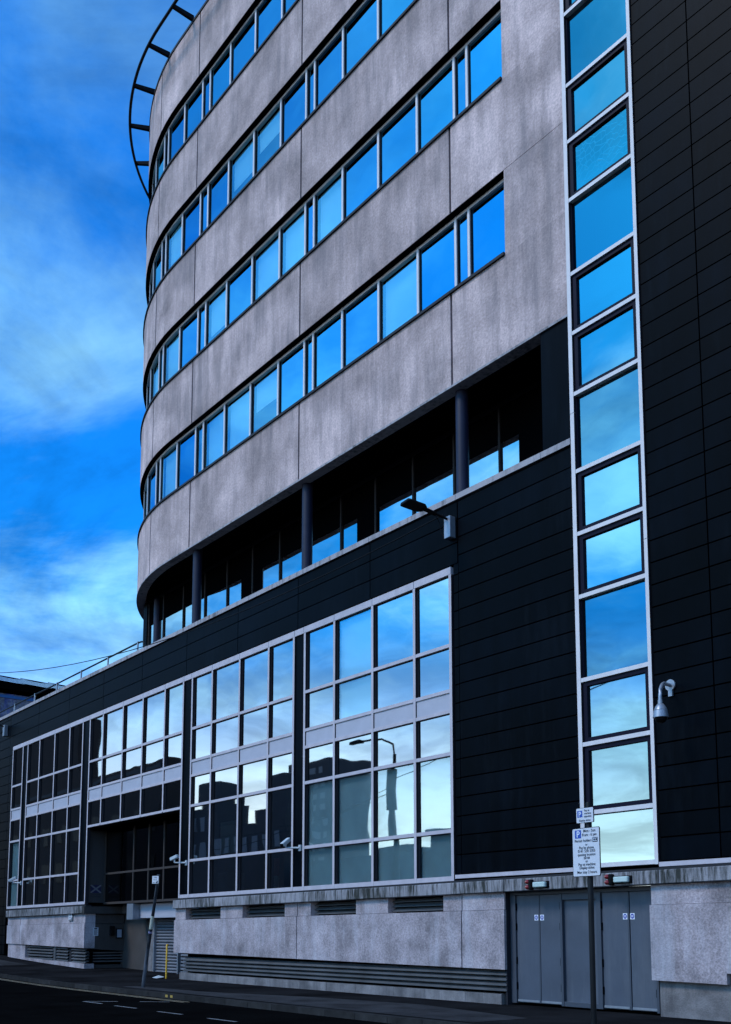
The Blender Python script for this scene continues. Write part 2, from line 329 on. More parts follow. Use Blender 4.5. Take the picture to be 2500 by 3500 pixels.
# patched strip of newer tar on the pavement
pb = MB(); pp = [(-25.5,11.75),(-22,11.62),(-18,11.6),(-12,11.6),(-12,12.9),(-15.5,13.6),(-18.5,13.3),(-22,12.35),(-25.5,12.15)]
pb.add([(x, y, g(x)+.005) for x, y in pp], [tuple(range(len(pp)))]); pb.build('tar_patch', mat('tar_patch', (.034,.034,.037), .9, spec=0, var=.45, vscale=1.2, speck=.3, spscale=80, bump=.4, bscale=90), pave)

# ------------------------------------------------------------------ the office building
B = thing('office_building', (-30, 22, -1.46), 'large office block with concrete window bands above dark panelled lower storeys', 'building')

# ---- upper storeys: path along the wall, straight then a half drum
XS, XA, RAD, CX, CY = -12.5, -30.0, 10.0, -30.0, 25.0
SL = XS - XA
def P(s, off=0.0):                       # off > 0 goes into the building
    if s <= SL: return (XS - s, 15.0 + off)
    a = (s - SL) / RAD; r = RAD - off
    return (CX - r * math.sin(a), CY - r * math.cos(a))
def srange(s0, s1, step=.5):
    if s1 <= SL + 1e-6: return [s0, s1]
    pts = [s0]
    a = max(s0, SL)
    if a > s0: pts.append(a)
    n = max(1, math.ceil((s1 - a) / step))
    pts += [a + (s1-a)*i/n for i in range(1, n+1)]
    return pts
def curved_box(b, s0, s1, o0, o1, z0, z1, mi=None, step=.5):
    ss = srange(s0, s1, step); n = len(ss); vs = []
    for s in ss:
        f = P(s, o0); k = P(s, o1)
        vs += [(f[0], f[1], z0), (f[0], f[1], z1), (k[0], k[1], z1), (k[0], k[1], z0)]
    fs = []
    for i in range(n-1):
        a = i*4; c = a+4
        fs += [(c, a, a+1, c+1), (c+1, a+1, a+2, c+2), (c+2, a+2, a+3, c+3), (c+3, a+3, a, c)]
    fs += [(0, 3, 2, 1), ((n-1)*4, (n-1)*4+1, (n-1)*4+2, (n-1)*4+3)]
    return b.add(vs, fs, mi)
SEAM = [3.44, 9.64, 15.93]; 
while SEAM[-1] < SL + RAD * 2.3: SEAM.append(SEAM[-1] + 3.1)
SEND = SEAM[-1]
SILL = [14.67, 18.87, 23.07, 27.30]; HEAD = [16.62, 20.80, 25.03, 29.25]
BANDS = [(12.37, SILL[0]), (HEAD[0], SILL[1]), (HEAD[1], SILL[2]), (HEAD[2], SILL[3]), (HEAD[3], 31.65)]
GAP = .034
WEND = 1.72                                # the window bands stop here, concrete runs on to the glazed strip
for bi, (z0, z1) in enumerate(BANDS):
    top = z1
    # right-hand end panel, L-shaped round the end of the window band above it
    zt = HEAD[bi] - .012 if bi < 4 else z1
    xa, xb, xw = XS - SEAM[0] + GAP, XS - .01, XS - WEND
    poly = [(xa, z0), (xb, z0), (xb, zt), (xw, zt), (xw, z1), (xa, z1)] if bi < 4 else [(xa, z0), (xb, z0), (xb, z1), (xa, z1)]
    MB().prism(poly, 15.0, 15.34).build('concrete_panel', CONC, B)
    for s0, s1 in zip(SEAM[:-1], SEAM[1:]):
        curved_box(MB(), s0+GAP, s1-GAP, 0, .34, z0, z1).build('concrete_panel', CONC, B, smooth=True)
    # black backing behind the joints
    curved_box(MB(), .02, SEND, .20, .33, z0+.03, z1-.03).build('panel_backing', BLACK, B, smooth=True)
# windows of the bands
offs6 = [0, 1.34, 2.87, 4.42, 5.77]; offs3 = [0, 1.30, 2.66]
def win_edges():
    e = [WEND, SEAM[0]-.44]
    for a, c in zip(SEAM[:-1], SEAM[1:]):
        e += [a + q for q in (offs6 if c - a > 5 else offs3)]
    return e + [SEND]
WE = win_edges()
blinds = {(0,3):1,(0,8):.5,(0,9):1,(0,10):1,(0,11):1,(0,13):1,(0,14):1,(1,5):1,(1,7):1,(1,8):.8,(1,10):.7,(1,13):1,(2,8):.4,(2,9):.6,(2,13):1,(3,4):.3,(1,15):1,(0,16):1}
RO = .19                                   # glass set back from the concrete face
for bi in range(4):
    z0, z1 = SILL[bi], HEAD[bi]
    for wi, (s0, s1) in enumerate(zip(WE[:-1], WE[1:])):
        b = MB(); fwid = .036; ss0, ss1 = s0, s1
        curved_box(b, s0, s0+fwid, RO-.04, RO+.06, z0, z1, 0)
        curved_box(b, s1-fwid, s1, RO-.04, RO+.06, z0, z1, 0)
        curved_box(b, s0+fwid, s1-fwid, RO-.035, RO+.06, z1-.11, z1-.03, 0)
        curved_box(b, s0+fwid, s1-fwid, RO-.035, RO+.06, z0, z0+.03, 0)
        curved_box(b, s0+fwid, s0+fwid+.035, RO-.01, RO+.05, z0+.03, z1-.11, 1)  # dark edge strips, mullion shade painted beside the pane
        curved_box(b, s1-fwid-.02, s1-fwid, RO-.01, RO+.05, z0+.03, z1-.11, 1)
        w = b.build('window', [ALUW, ALUD], B)
        tl = random.uniform(-.006, .006); pts = [P(s0+fwid, RO+.02+tl), P(s1-fwid, RO+.02-tl)]
        q = MB().add([(pts[1][0],pts[1][1],z0+.04),(pts[0][0],pts[0][1],z0+.04),(pts[0][0],pts[0][1],z1-.10),(pts[1][0],pts[1][1],z1-.10)], [(0,1,2,3)])
        q.build('pane', GLASSB if (bi, wi) in blinds else GLASSU, w)
        if (bi, wi) in blinds:
            h = blinds[(bi, wi)]; p0, p1 = P(s0+fwid+.06, RO+.14), P(s1-fwid-.05, RO+.14); zb = z1-.2-(z1-z0-.3)*h
            MB().add([(p1[0],p1[1],zb),(p0[0],p0[1],zb),(p0[0],p0[1],z1-.1),(p1[0],p1[1],z1-.1)], [(0,1,2,3)]).build('blind', BLIND, w)
        sb = MB(); curved_box(sb, s0+.004, s1-.004, -.05, RO+.06, z0-.075, z0-.008, 0); sb.build('sill', SILLM, w)
        sb = MB(); curved_box(sb, s0+.004, s1-.004, .004, RO+.02, z1-.03, z1-.004, 0); sb.build('head_shade_strip', BLACK, w)  # black strip under the head: the reveal's shade put into the colour
# drip trim under the lowest concrete band and coping on the roof edge
for s0, s1 in zip([0]+SEAM[:-1], SEAM):
    curved_box(MB(), s0+.004, s1-.004, -.02, .30, 12.31, 12.362).build('soffit_trim', COPE, B)
curved_box(MB(), 0, SEND, -.03, .4, 31.655, 31.75).build('roof_coping', SILLM, B)
# soffit over the open gallery, the dark interior and the flat roof
def slab(b, off, z0, z1, mi=None):
    ss = srange(.0, SL + RAD*math.pi, .6); pts = [P(s, off) for s in ss] + [(XS, 35-off)]
    n = len(pts); b.add([(x, y, z0) for x, y in pts] + [(x, y, z1) for x, y in pts],
        [tuple(range(n)), tuple(range(2*n-1, n-1, -1))] + [(i, i+n, (i+1)%n+n, (i+1)%n) for i in range(n)], mi); return b
slab(MB(), .31, 12.42, 12.6).build('soffit', BLACK, B)
slab(MB(), .36, 31.3, 31.6).build('roof', SILLM, B)
for bi in range(4): slab(MB(), .37, SILL[bi]-1.0, SILL[bi]-.7).build('floor_slab', ROOM, B)
slab(MB(), 2.6, 12.6, 31.3).build('inner_wall', ROOM, B)
# shading ring and its brackets at roof level
pts = [P(s, -.78) for s in srange(8, SL+RAD*2.2, .35)]
ring = MB().tube([(x, y, 31.86) for x, y in pts], .055, 8).build('shading_ring', LAMPB, B, smooth=True)
s = 9.0
while s < SL + RAD*2.1:
    a, c = P(s, .02), P(s, -.78); d = Vector((c[0]-a[0], c[1]-a[1])).normalized(); n = Vector((-d.y, d.x))*.055
    b = MB(); v = []
    for (q, zz0, zz1) in ((a, 31.76, 31.94), (c, 31.80, 31.92)):
        v += [(q[0]-n.x, q[1]-n.y, zz0), (q[0]+n.x, q[1]+n.y, zz0), (q[0]+n.x, q[1]+n.y, zz1), (q[0]-n.x, q[1]-n.y, zz1)]
    b.add(v, [(0,1,2,3),(7,6,5,4),(0,4,5,1),(1,5,6,2),(2,6,7,3),(3,7,4,0)]); b.build('bracket', LAMPB, ring)
    s += 1.87

# ---- gallery level between parapet and soffit
for cxx in (-15.96, -22.16, -28.42, -33.6):
    yy = 15.32 if cxx > -30 else 16.5
    MB().tube([(cxx, yy, 8.6), (cxx, yy, 12.43)], .15, 20).build('column', COLM, B, smooth=True)
MB().box(-13.28, -12.52, 15.02, 16.9, 8.6, 12.40).build('pier', CLAD, B)
GY = 16.5
gx = [-13.0, -14.4, -15.93, -17.49, -19.04, -20.6, -22.17, -23.75, -25.32, -26.9, -28.5, -30.0, -31.56, -33.1, -34.3]
for i, (xr, xl) in enumerate(zip(gx[:-1], gx[1:])):
    b = MB().box(xl, xl+.06, GY-.05, GY+.05, 8.7, 12.43).box(xl+.06, xr, GY-.03, GY+.05, 12.30, 12.43).box(xl+.06, xr, GY-.03, GY+.05, 8.7, 8.8)
    w = b.build('gallery_window', mat('gallery_frame', (.03, .027, .028), .7, spec=.1), B)
    a0, a1 = xl+.06, xr
    for lo, hi in ((-21.42, -20.45), (-27.6, -26.35), (-15.3, -14.3)):       # black panels added for the dark column reflections in the glass
        if lo < a1 and hi > a0:
            c0, c1 = max(a0, lo), min(a1, hi)
            MB().box(c0, c1, GY-.015, GY+.03, 8.8, 12.3).build('dark_reflection_panel', BLACK, w)
            if c0 <= a0 + 1e-4: a0 = c1
            else: a1 = c0
    quad(a0, a1, GY, 8.8, 11.42).build('pane', GLASS, w); MB().box(a0, a1, GY-.012, GY+.03, 11.42, 12.3).build('dark_reflection_panel', BLACK, w)  # solid black top, added for the soffit's dark reflection above the sky
MB().box(-36, -12.5, GY+1.6, GY+1.8, 8.6, 12.4).build('inner_wall', ROOM, B)
MB().box(-34.6, -34.3, 16.4, 30, 8.6, 12.42).build('gallery_end_wall', CLAD, B)
# lower roof behind the parapet
MB().box(-52, -12.5, 15.3, 36, 8.3, 8.6).build('roof', SILLM, B)

# ---- glazed vertical strip
ZB = 1.22
SZ = [2.22, 3.53, 4.78, 6.43, 7.70, 8.98, 10.59, 11.88, 13.15, 14.76, 16.06, 17.32, 18.96, 20.26, 21.52, 23.16, 24.46, 25.72, 27.36, 28.66, 29.92, 31.6]
KIND = {0:'fixed'}
for i in range(1, 23): KIND[i] = ('open', 'open', 'fixed')[(i-1) % 3]
MB().box(-12.50, -12.405, 14.96, 15.12, ZB-.05, 10.2, 0, 1).build('strip_jamb', [ALUW, ALUD], B)
MB().box(-12.50, -12.405, 14.96, 15.12, 10.21, 31.7, 0, 1).build('strip_jamb', [ALUW, ALUD], B)
MB().box(-10.86, -10.785, 14.96, 15.12, ZB-.05, 7.1, 0, 1).build('strip_jamb', [ALUW, ALUD], B)
MB().box(-10.86, -10.785, 14.96, 15.12, 7.11, 31.7, 0, 1).build('strip_jamb', [ALUW, ALUD], B)
zprev = ZB
for i, z in enumerate(SZ):
    x0, x1 = -12.405, -10.86
    b = MB().box(x0, x1, 14.965, 15.12, zprev-.045, zprev+.035, 0)
    b.box(x0, x0+.025, 15.02, 15.12, zprev+.035, z-.045, 1).box(x1-.012, x1, 15.02, 15.12, zprev+.035, z-.045, 1)
    w = b.build('strip_window', [ALUW, SASH], B)
    if KIND[i] == 'open':
        a0, a1, c0, c1 = x0+.026, x1-.013, zprev+.036, z-.046; t = .085
        f = MB().box(a0, a0+t, 15.0, 15.1, c0, c1).box(a1-t, a1, 15.0, 15.1, c0, c1).box(a0+t, a1-t, 15.0, 15.1, c0, c0+t).box(a0+t, a1-t, 15.0, 15.1, c1-t, c1)
        sh = f.build('sash', SASH, w)
        pn_ = quad(a0+t, a1-t, 15.05, c0+t, c1-t).build('pane', CRAZE if i == 10 else GLASSS, w)
        if i == 10: pn_['label'] = 'crazed pane with a web of fine cracks'
    else:
        quad(x0+.02, x1-.01, 15.06, zprev+.03, z-.04).build('pane', GLASSF if i else GLASSS, w)
    zprev = z
MB().box(-12.45, -10.82, 15.9, 16.0, ZB-.1, 31.6).build('inner_wall', ROOM, B)
MB().box(-12.505, -12.45, 15.125, 16.0, ZB-.1, 31.6).build('inner_wall', ROOM, B)
MB().box(-10.82, -10.77, 15.125, 16.0, ZB-.1, 31.6).build('inner_wall', ROOM, B)

# ---- dark cladding panels
CH = .4165
def clad(x0, x1, z0, z1, y=15.0): boxpart('cladding_panel', x0+.013, x1-.013, y, y+.05, z0+.013, z1-.013, CLAD, B)
nrow = int((31.6-1.22)/CH)
for k in range(nrow):
    z = 1.22 + k*CH
    clad(-10.78, -9.575, z, z+CH); clad(-9.575, -6.4, z, z+CH)
    if z < 9.4:
        clad(-15.81, -12.505, z, min(z+CH, 9.56))
        if z < 7.9: clad(-15.99, -15.82, z, z+CH, 15.02)
MB().box(-15.99, -12.51, 15.055, 15.125, 1.1, 9.55).build('wall_backing', BLACK, B)
MB().box(-10.765, -6.3, 15.055, 15.3, 1.1, 31.6).build('wall_backing', BLACK, B)
# fascia above the curtain wall
FJ = [-15.82, -18.96, -22.11, -25.26, -28.42, -31.62, -34.83, -38.09, -41.38, -44.84]
for xr, xl in zip(FJ[:-1], FJ[1:]):
    for z0, z1 in ((8.13, 8.61), (8.61, 9.10), (9.10, 9.56)): clad(xl, xr, z0, z1)
MB().box(-50.3, -15.82, 15.055, 15.3, 8.14, 9.55).build('wall_backing', BLACK, B)
# wall left of the curtain wall
for k in range(26):
    z = -1.0 + k*CH
    if z > 9.5: break
    for xl, xr in ((-44.84, -44.48), (-48.0, -44.84), (-50.3, -48.0)):
        if xl == -44.84 and z > 7.8: continue
        clad(xl, xr, z, min(z+CH, 9.56))
for z0, z1 in ((8.13, 8.61), (8.61, 9.10), (9.10, 9.56)): pass
MB().box(-50.3, -44.47, 15.056, 15.3, -1.3, 8.13).build('wall_backing', BLACK, B)
# coping stones along the parapet
xr = -12.51
for xl in (-13.3, -15.83, -18.97, -22.12, -25.27, -28.43, -31.63, -34.84, -38.1, -41.39, -44.85, -48.0, -50.3):
    MB().prism([(xl+.006, 9.585), (xr-.006, 9.585), (xr-.006, 9.715), (xl+.006, 9.715)], 14.955, 15.35).build('coping_stone', COPE, B); xr = xl

# ---- curtain wall bays
def zs(x): return 1.14 + .0042*(x+16)                    # sill line
ROWS = [6.31, 5.28, 4.82, 3.87, 2.17]
HB, HT = 7.93, 8.10
bays = [[-16.03, -17.30, -18.86, -20.43, -21.80], [-22.24, -23.54, -25.11, -26.72, -28.02],
        [-28.53, -29.84, -31.47, -33.05, -34.75, -35.98], [-36.57, -37.90, -39.46, -41.13, -42.56], [-43.06, -44.40]]
FW = .042; CYF = 14.985; GYF = 15.06
bay_objs = []
panes = {}
for bi, xs_ in enumerate(bays):
    ent = (bi == 2)
    low = 3.87 if ent else None
    xr, xl = xs_[0], xs_[-1]
    b = MB()
    for j, x in enumerate(xs_):
        zb = (3.85 if 0 < j < len(xs_)-1 else zs(x)-.06) if ent else zs(x)-.06
        a0, a1 = (x-FW*2, x) if j == 0 else ((x, x+FW*2) if j == len(xs_)-1 else (x-FW, x+FW))
        b.box(a0, a1, CYF, GYF+.06, zb, HB, 0, 1)
    segs = [(xs_[j], xs_[j+1]) for j in range(len(xs_)-1)]
    for j, (c1, c0) in enumerate(segs):
        i0 = c0 + (FW*2 if j == len(segs)-1 else FW); i1 = c1 - (FW*2 if j == 0 else FW)
        for z in ROWS:
            if ent and z < 3.8: continue
            b.box(i0, i1, CYF+.003, GYF+.06, z-.04, z+.04, 0)
        if not ent: b.prism([(i0, zs(i0)-.06), (i1, zs(i1)-.06), (i1, zs(i1)+.045), (i0, zs(i0)+.045)], CYF+.003, GYF+.06, 0)
    bo = b.build('curtain_wall_bay', [ALU, ALUD], B); bay_objs.append(bo)
    for j, (c1, c0) in enumerate(segs):
        i0 = c0 + (FW*2 if j == len(segs)-1 else FW); i1 = c1 - (FW*2 if j == 0 else FW)
        boxpart('head_panel', c0+.008, c1-.008, CYF-.004, GYF+.06, HB+.003, HT, ALU, bo)
        MB().box(i0+.004, i1-.004, CYF+.03, GYF+.05, ROWS[2]+.042, ROWS[1]-.042).build('spandrel_panel', SPAN, bo)
        lv = [HB, ROWS[0], ROWS[1], None, ROWS[2], ROWS[3], ROWS[4], None]
        cells = [(ROWS[0]+.04, HB), (ROWS[1]+.04, ROWS[0]-.04), (ROWS[3]+.04, ROWS[2]-.04)]
        if not ent: cells += [(ROWS[4]+.04, ROWS[3]-.04), (zs((i0+i1)/2)+.045, ROWS[4]-.04)]
        for r, (z0, z1) in enumerate(cells):
            # dark edge strips, added for the shade beside the mullions
            MB().box(i0, i0+.03, GYF-.015, GYF+.05, z0, z1).box(i1-.012, i1, GYF-.015, GYF+.05, z0, z1).box(i0+.03, i1-.012, GYF-.015, GYF+.05, z1-.015, z1).build('pane_edge_shade', ALUD, bo)
            t = R(random.uniform(-.16, .16)); dy = math.tan(t)*(i1-i0)/2; t2 = math.tan(R(random.uniform(-.12, .12)))*(z1-z0)/2
            pn = MB().add([(i0,GYF-dy-t2,z0),(i1,GYF+dy-t2,z0),(i1,GYF+dy+t2,z1),(i0,GYF-dy+t2,z1)], [(0,1,2,3)]).build('pane', GLASSR if ((bi in (0, 4)) and r >= 3) or (bi == 0 and j == 2 and r < 2) else GLASS, bo)
            if (bi in (0, 4)) and r >= 3: MB().box(i0+.01, i1-.01, GYF+.07, GYF+.08, z0+.01, z1-.01).build('window_film', FILM, bo)
            if bi == 0 and j == 2 and r < 2: MB().box(i0+.02, i1-.02, GYF+.10, GYF+.11, z0+.01, z1-.01).build('blind', BLIND, bo)
    if ent:    # jamb returns of the recess
        pass
# dark pilasters between bays
for x0, x1 in ((-22.24, -21.80), (-28.53, -28.02), (-36.57, -35.98), (-43.06, -42.56)):
    MB().box(x0+.002, x1-.002, 15.02, 15.12, zs(x0)+.0, HB).build('pilaster', CLAD, B)
    boxpart('head_panel', x0+.008, x1-.008, CYF-.004, GYF+.06, HB+.003, HT, ALU, B)
    MB().box(x0+.004, x1-.004, CYF+.003, 15.12, zs(x0)-.06, zs(x0)+.045).build('pilaster_base', ALU, B)
# dark rooms behind the glass
MB().box(-44.5, -16.0, 19.0, 19.2, -1.4, 8.4).build('inner_wall', ROOM, B)
MB().box(-44.5, -16.0, 15.13, 19.0, 4.9, 5.2).build('floor_slab', ROOM, B)
MB().box(-28.4, -16.0, 15.13, 19.0, .75, .95).build('floor_slab', ROOM, B)
MB().box(-44.5, -36.0, 15.13, 19.0, .75, .95).build('floor_slab', ROOM, B)
MB().box(-44.5, -16.0, 15.31, 19.0, 8.15, 8.28).build('ceiling', ROOM, B)
for x in (-16.0, -44.45): MB().box(x-.05, x+.05, 15.13, 19.0, -1.4, 8.2).build('inner_wall', ROOM, B)

# ---- entrance recess in the third bay
RX0, RX1, RY = -35.98, -28.53, 15.78
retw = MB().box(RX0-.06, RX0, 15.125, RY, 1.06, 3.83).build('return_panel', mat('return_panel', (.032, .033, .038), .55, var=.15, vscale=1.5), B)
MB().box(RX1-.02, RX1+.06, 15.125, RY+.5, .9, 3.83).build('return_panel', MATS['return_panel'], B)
MB().box(RX0, RX1, 15.1, RY+1.2, 3.76, 3.84).build('recess_soffit', BLACK, B)
xm = [RX0, -33.55, -32.35, -31.2, -30.0, RX1]
for xl, xr_ in zip(xm[:-1], xm[1:]):
    rw = MB().box(xl, xl+.07, RY-.04, RY+.06, 1.0, 3.76).box(xl+.07, xr_, RY-.035, RY+.06, 2.1, 2.17).box(xl+.07, xr_, RY-.035, RY+.06, 1.0, 1.08).build('recess_window', mat('recess_frame', (.055, .045, .042), .6, spec=.1), B)
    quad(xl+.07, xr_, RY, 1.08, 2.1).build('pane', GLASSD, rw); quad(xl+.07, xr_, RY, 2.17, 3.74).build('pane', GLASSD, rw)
# emblem panel on the return: saltire and lettering
em = MB(); fy0, fy1, fz0, fz1 = 15.22, 15.64, 1.42, 1.72
px = RX0 + .004
em.add([(px,fy0,fz0),(px,fy1,fz0),(px,fy1,fz1),(px,fy0,fz1)], [(0,1,2,3)], 0)
tk = .035
em.add([(px+.002,fy0,fz0),(px+.002,fy0+tk*1.4,fz0),(px+.002,fy1,fz1-tk),(px+.002,fy1,fz1),(px+.002,fy1-tk*1.4,fz1),(px+.002,fy0,fz0+tk)], [(0,1,2,3,4,5)], 1)
em.add([(px+.003,fy1,fz0),(px+.003,fy1,fz0+tk),(px+.003,fy0+tk*1.4,fz1),(px+.003,fy0,fz1),(px+.003,fy0,fz1-tk),(px+.003,fy1-tk*1.4,fz0)], [(0,1,2,3,4,5)], 1)
em.text('The Scottish', .082, (px, (fy0+fy1)/2, 1.345), (0,1,0), (0,0,1), (1,0,0), mi=2)
em.text('Government', .082, (px, (fy0+fy1)/2, 1.27), (0,1,0), (0,0,1), (1,0,0), mi=2)
em.build('emblem', [mat('saltire_blue', (.004,.005,.05), .5), mat('emblem_grey', (.13,.135,.16), .5), INK], retw)

# ---- stone base
def zct(x): return 1.06 + .0055*(x+10)       # cornice top
def zcb(x): return .82 + .0065*(x+10)        # cornice bottom
def zco(x): return .47 + .0062*(x+10)        # joint under the top course
def zpb(x): return -.80 - .0080*(x+10) if x < -14 else -.82   # bottom of the big panels
CYc, PY, TY = 14.80, 14.885, 14.91
def sloped(name, x0, x1, y0, y1, zb, zt, m, parent=None, bevel=0):
    return MB().prism([(x0, zb(x0)), (x1, zb(x1)), (x1, zt(x1)), (x0, zt(x0))], y0, y1).build(name, m, parent or B, bevel=bevel)
# cornice stones
for ch in ([-6.3, -8.0, -10.68, -12.5, -14.39, -15.67, -18.8, -21.85, -23.3, -26.2, -28.62], [-35.6, -39.0, -42.45, -43.9]):
    for xr_, xl in zip(ch[:-1], ch[1:]):
        sloped('cornice_stone', xl+.006, xr_-.006, CYc, 15.12, zcb, zct, CORN, bevel=.012)
    sloped('cornice_ledge', ch[-1]+.01, ch[0]-.01, 14.90, 15.12, zct, lambda x: zct(x)+.05, SILLM)
# white flashing strip along the foot of the dark walls
MB().box(-15.98, -12.51, 14.97, 15.10, 1.125, 1.205).build('flashing', ALU, B); MB().box(-10.78, -6.3, 14.97, 15.10, 1.125, 1.205).build('flashing', ALU, B)
# right block
for xl, xr_ in ((-10.93, -8.6), (-8.6, -6.3)):
    sloped('base_stone', xl+.008, xr_-.008, TY, 15.2, zco, zcb, BASE)
MB().prism([(-10.945, -.84), (-9.49, -.86), (-9.49, -.68), (-8.6, -.70), (-8.6, zco(-8.6)-.006), (-10.945, zco(-10.945)-.006)], PY, 15.2).build('base_stone', BASE, B)
MB().prism([(-8.59, -.70), (-6.3, -.72), (-6.3, zco(-6.3)-.006), (-8.59, zco(-8.59)-.006)], PY, 15.2).build('base_stone', BASE, B)
for xl, xr_ in ((-10.86, -8.7), (-8.69, -6.3)): MB().box(xl, xr_-.006, 14.99, 15.3, -1.55, -.70).build('plinth_stone', PLIN, B)
# middle block: top course with vents, big panels, louvres, plinth
MX0, MX1 = -28.62, -14.46
blk = [(-28.62,-27.96),(-25.84,-24.62),(-22.49,-21.90),(-21.88,-21.29),(-19.40,-18.18),(-16.30,-15.72),(-15.70,-14.47)]
for a, c in blk: sloped('base_stone', a+.004, c-.004, TY, 15.3, zco, zcb, BASE)
for a, c in ((-27.96,-25.84),(-24.62,-22.49),(-21.29,-19.40),(-18.18,-16.30)):
    v = sloped('vent', a, c, 15.16, 15.25, lambda x: zco(x)-.02, zcb, BLACK)
    for k in range(3):
        z = zco((a+c)/2) + .035 + k*.105
        MB().add([(a+.005,15.03,z),(c-.005,15.03,z+.012),(c-.005,15.15,z+.092),(a+.005,15.15,z+.08),(a+.005,15.03,z-.012),(c-.005,15.03,z),(c-.005,15.15,z+.08),(a+.005,15.15,z+.068)],
                 [(0,1,2,3),(7,6,5,4),(0,4,5,1),(1,5,6,2),(2,6,7,3),(3,7,4,0)]).build('vent_blade', LOUV, v)
for a, c in ((-28.66,-21.90),(-21.875,-15.72),(-15.695,-14.46)):
    sloped('base_stone', a+.004, c-.004, PY, 15.3, zpb, lambda x: zco(x)-.008, BASE)
lv = MB().box(-28.3, -14.46, 15.2, 15.3, -1.3, -.55).build('louvre', BLACK, B)
for k in range(4):
    z = -.86 - k*.105
    MB().add([(-28.1,14.93,z),(-14.47,14.93,z),(-14.47,15.08,z+.085),(-28.1,15.08,z+.085),(-28.1,14.93,z-.02),(-14.47,14.93,z-.02),(-14.47,15.08,z+.065),(-28.1,15.08,z+.065)],
             [(0,1,2,3),(7,6,5,4),(0,4,5,1),(1,5,6,2),(2,6,7,3),(3,7,4,0)]).build('louvre_blade', LOUV, lv)
pj = [-28.3,-26.2,-24.3,-22.4,-21.76,-20.6,-19.41,-17.99,-16.91,-15.63,-14.59]
pj = [-28.3,-25.9,-23.9,-21.76,-20.6,-19.41,-17.99,-16.91,-15.63,-14.59]
for a, c in zip(pj[:-1], pj[1:]): MB().box(a+.005, c-.005, 14.91, 15.3, -1.56, -1.255).build('plinth_stone', PLIN, B)
MB().box(-14.50, -14.462, 14.95, 15.3, -1.56, .8).build('door_reveal', ALUD, B)
# left block
for a, c in ((-43.9,-42.36),(-42.34,-35.62)):
    sloped('base_stone', a+.006, c-.006, TY, 15.3, zco, zcb, BASE)
    sloped('base_stone', a-.03 if a < -43 else a+.006, c-.006, PY, 15.3, lambda x: -.60-.011*(x+36), lambda x: zco(x)-.008, BASE)
MB().prism([(-43.8, g(-43.8)-.1), (-41.75, g(-41.75)-.1), (-41.75, -.5), (-43.8, -.5)], 14.93, 15.3).build('plinth_stone', BASE, B)
for a, c, n in ((-41.6,-38.8,5),(-38.45,-37.3,5),(-36.95,-35.66,5)):
    lv2 = MB().box(a-.02, c+.02, 15.16, 15.25, -1.25, -.5).build('louvre', BLACK, B)
    for k in range(n):
        z = -1.10 + k*.115 + (.03 if a < -40 else (-.03 if a > -37.2 else 0))
        if z > -.6: continue
        MB().add([(a,14.95,z),(c,14.95,z-.01),(c,15.1,z+.075),(a,15.1,z+.085),(a,14.95,z-.02),(c,14.95,z-.03),(c,15.1,z+.055),(a,15.1,z+.065)],
             [(0,1,2,3),(7,6,5,4),(0,4,5,1),(1,5,6,2),(2,6,7,3),(3,7,4,0)]).build('louvre_blade', LOUV, lv2)
MB().box(-38.72, -38.52, 14.96, 15.2, -1.2, -.55).build('louvre_post', LOUV, B); MB().box(-37.22, -37.03, 15.0, 15.2, -1.25, -.55).build('louvre_post', SILLM, B)
for a, c, zt in ((-41.74,-39.7,-1.10),(-39.69,-37.1,-1.14),(-37.09,-35.63,-1.17)):
    MB().prism([(a, g(a)-.15), (c, g(c)-.15), (c, zt), (a, zt+.03)], 14.92, 15.3).build('plinth_stone', BASE, B)
# recess return of the left block, back wall, lintel, shutter
RB = 16.45
def ybox(name, x0, x1, pts, m):   # polygon in (y,z) extruded along x
    n = len(pts); b = MB(); b.add([(x1,y,z) for y,z in pts]+[(x0,y,z) for y,z in pts], [tuple(range(n)), tuple(range(2*n-1,n-1,-1))]+[(i,i+n,(i+1)%n+n,(i+1)%n) for i in range(n)]); return b.build(name, m, B)
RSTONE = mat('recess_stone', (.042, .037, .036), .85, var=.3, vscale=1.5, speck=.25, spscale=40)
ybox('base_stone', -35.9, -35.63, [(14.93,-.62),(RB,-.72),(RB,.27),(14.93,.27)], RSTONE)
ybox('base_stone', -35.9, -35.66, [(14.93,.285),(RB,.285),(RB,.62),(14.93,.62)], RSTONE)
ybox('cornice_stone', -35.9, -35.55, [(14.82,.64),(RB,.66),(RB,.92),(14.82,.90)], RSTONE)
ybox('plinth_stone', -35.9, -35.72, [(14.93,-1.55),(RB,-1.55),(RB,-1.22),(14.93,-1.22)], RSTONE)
for k in range(4):
    z = -1.12 + k*.105
    MB().box(-35.85, -35.74, 15.0, RB, z, z+.05).build('louvre_blade', LOUV, B)
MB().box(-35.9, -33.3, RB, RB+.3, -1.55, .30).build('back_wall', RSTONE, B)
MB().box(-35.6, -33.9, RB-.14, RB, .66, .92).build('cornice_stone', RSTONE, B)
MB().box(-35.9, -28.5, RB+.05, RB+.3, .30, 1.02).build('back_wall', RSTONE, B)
MB().box(-33.35, -33.02, RB-.1, RB+.3, -1.5, .42).build('pier', PLIN, B)
MB().box(-33.95, -33.45, 15.75, RB-.15, .42, .98).build('intake_box', STEEL, B)
MB().box(-33.42, -28.64, 16.02, RB+.04, .47, .96).build('lintel', SPAN, B)
sh = MB().box(-33.0, -32.93, 16.34, 16.46, -1.46, .45).build('roller_shutter', STEEL, B)
MB().box(-31.2, -31.13, 16.34, 16.46, -1.46, .45).build('guide_rail', STEEL, sh)
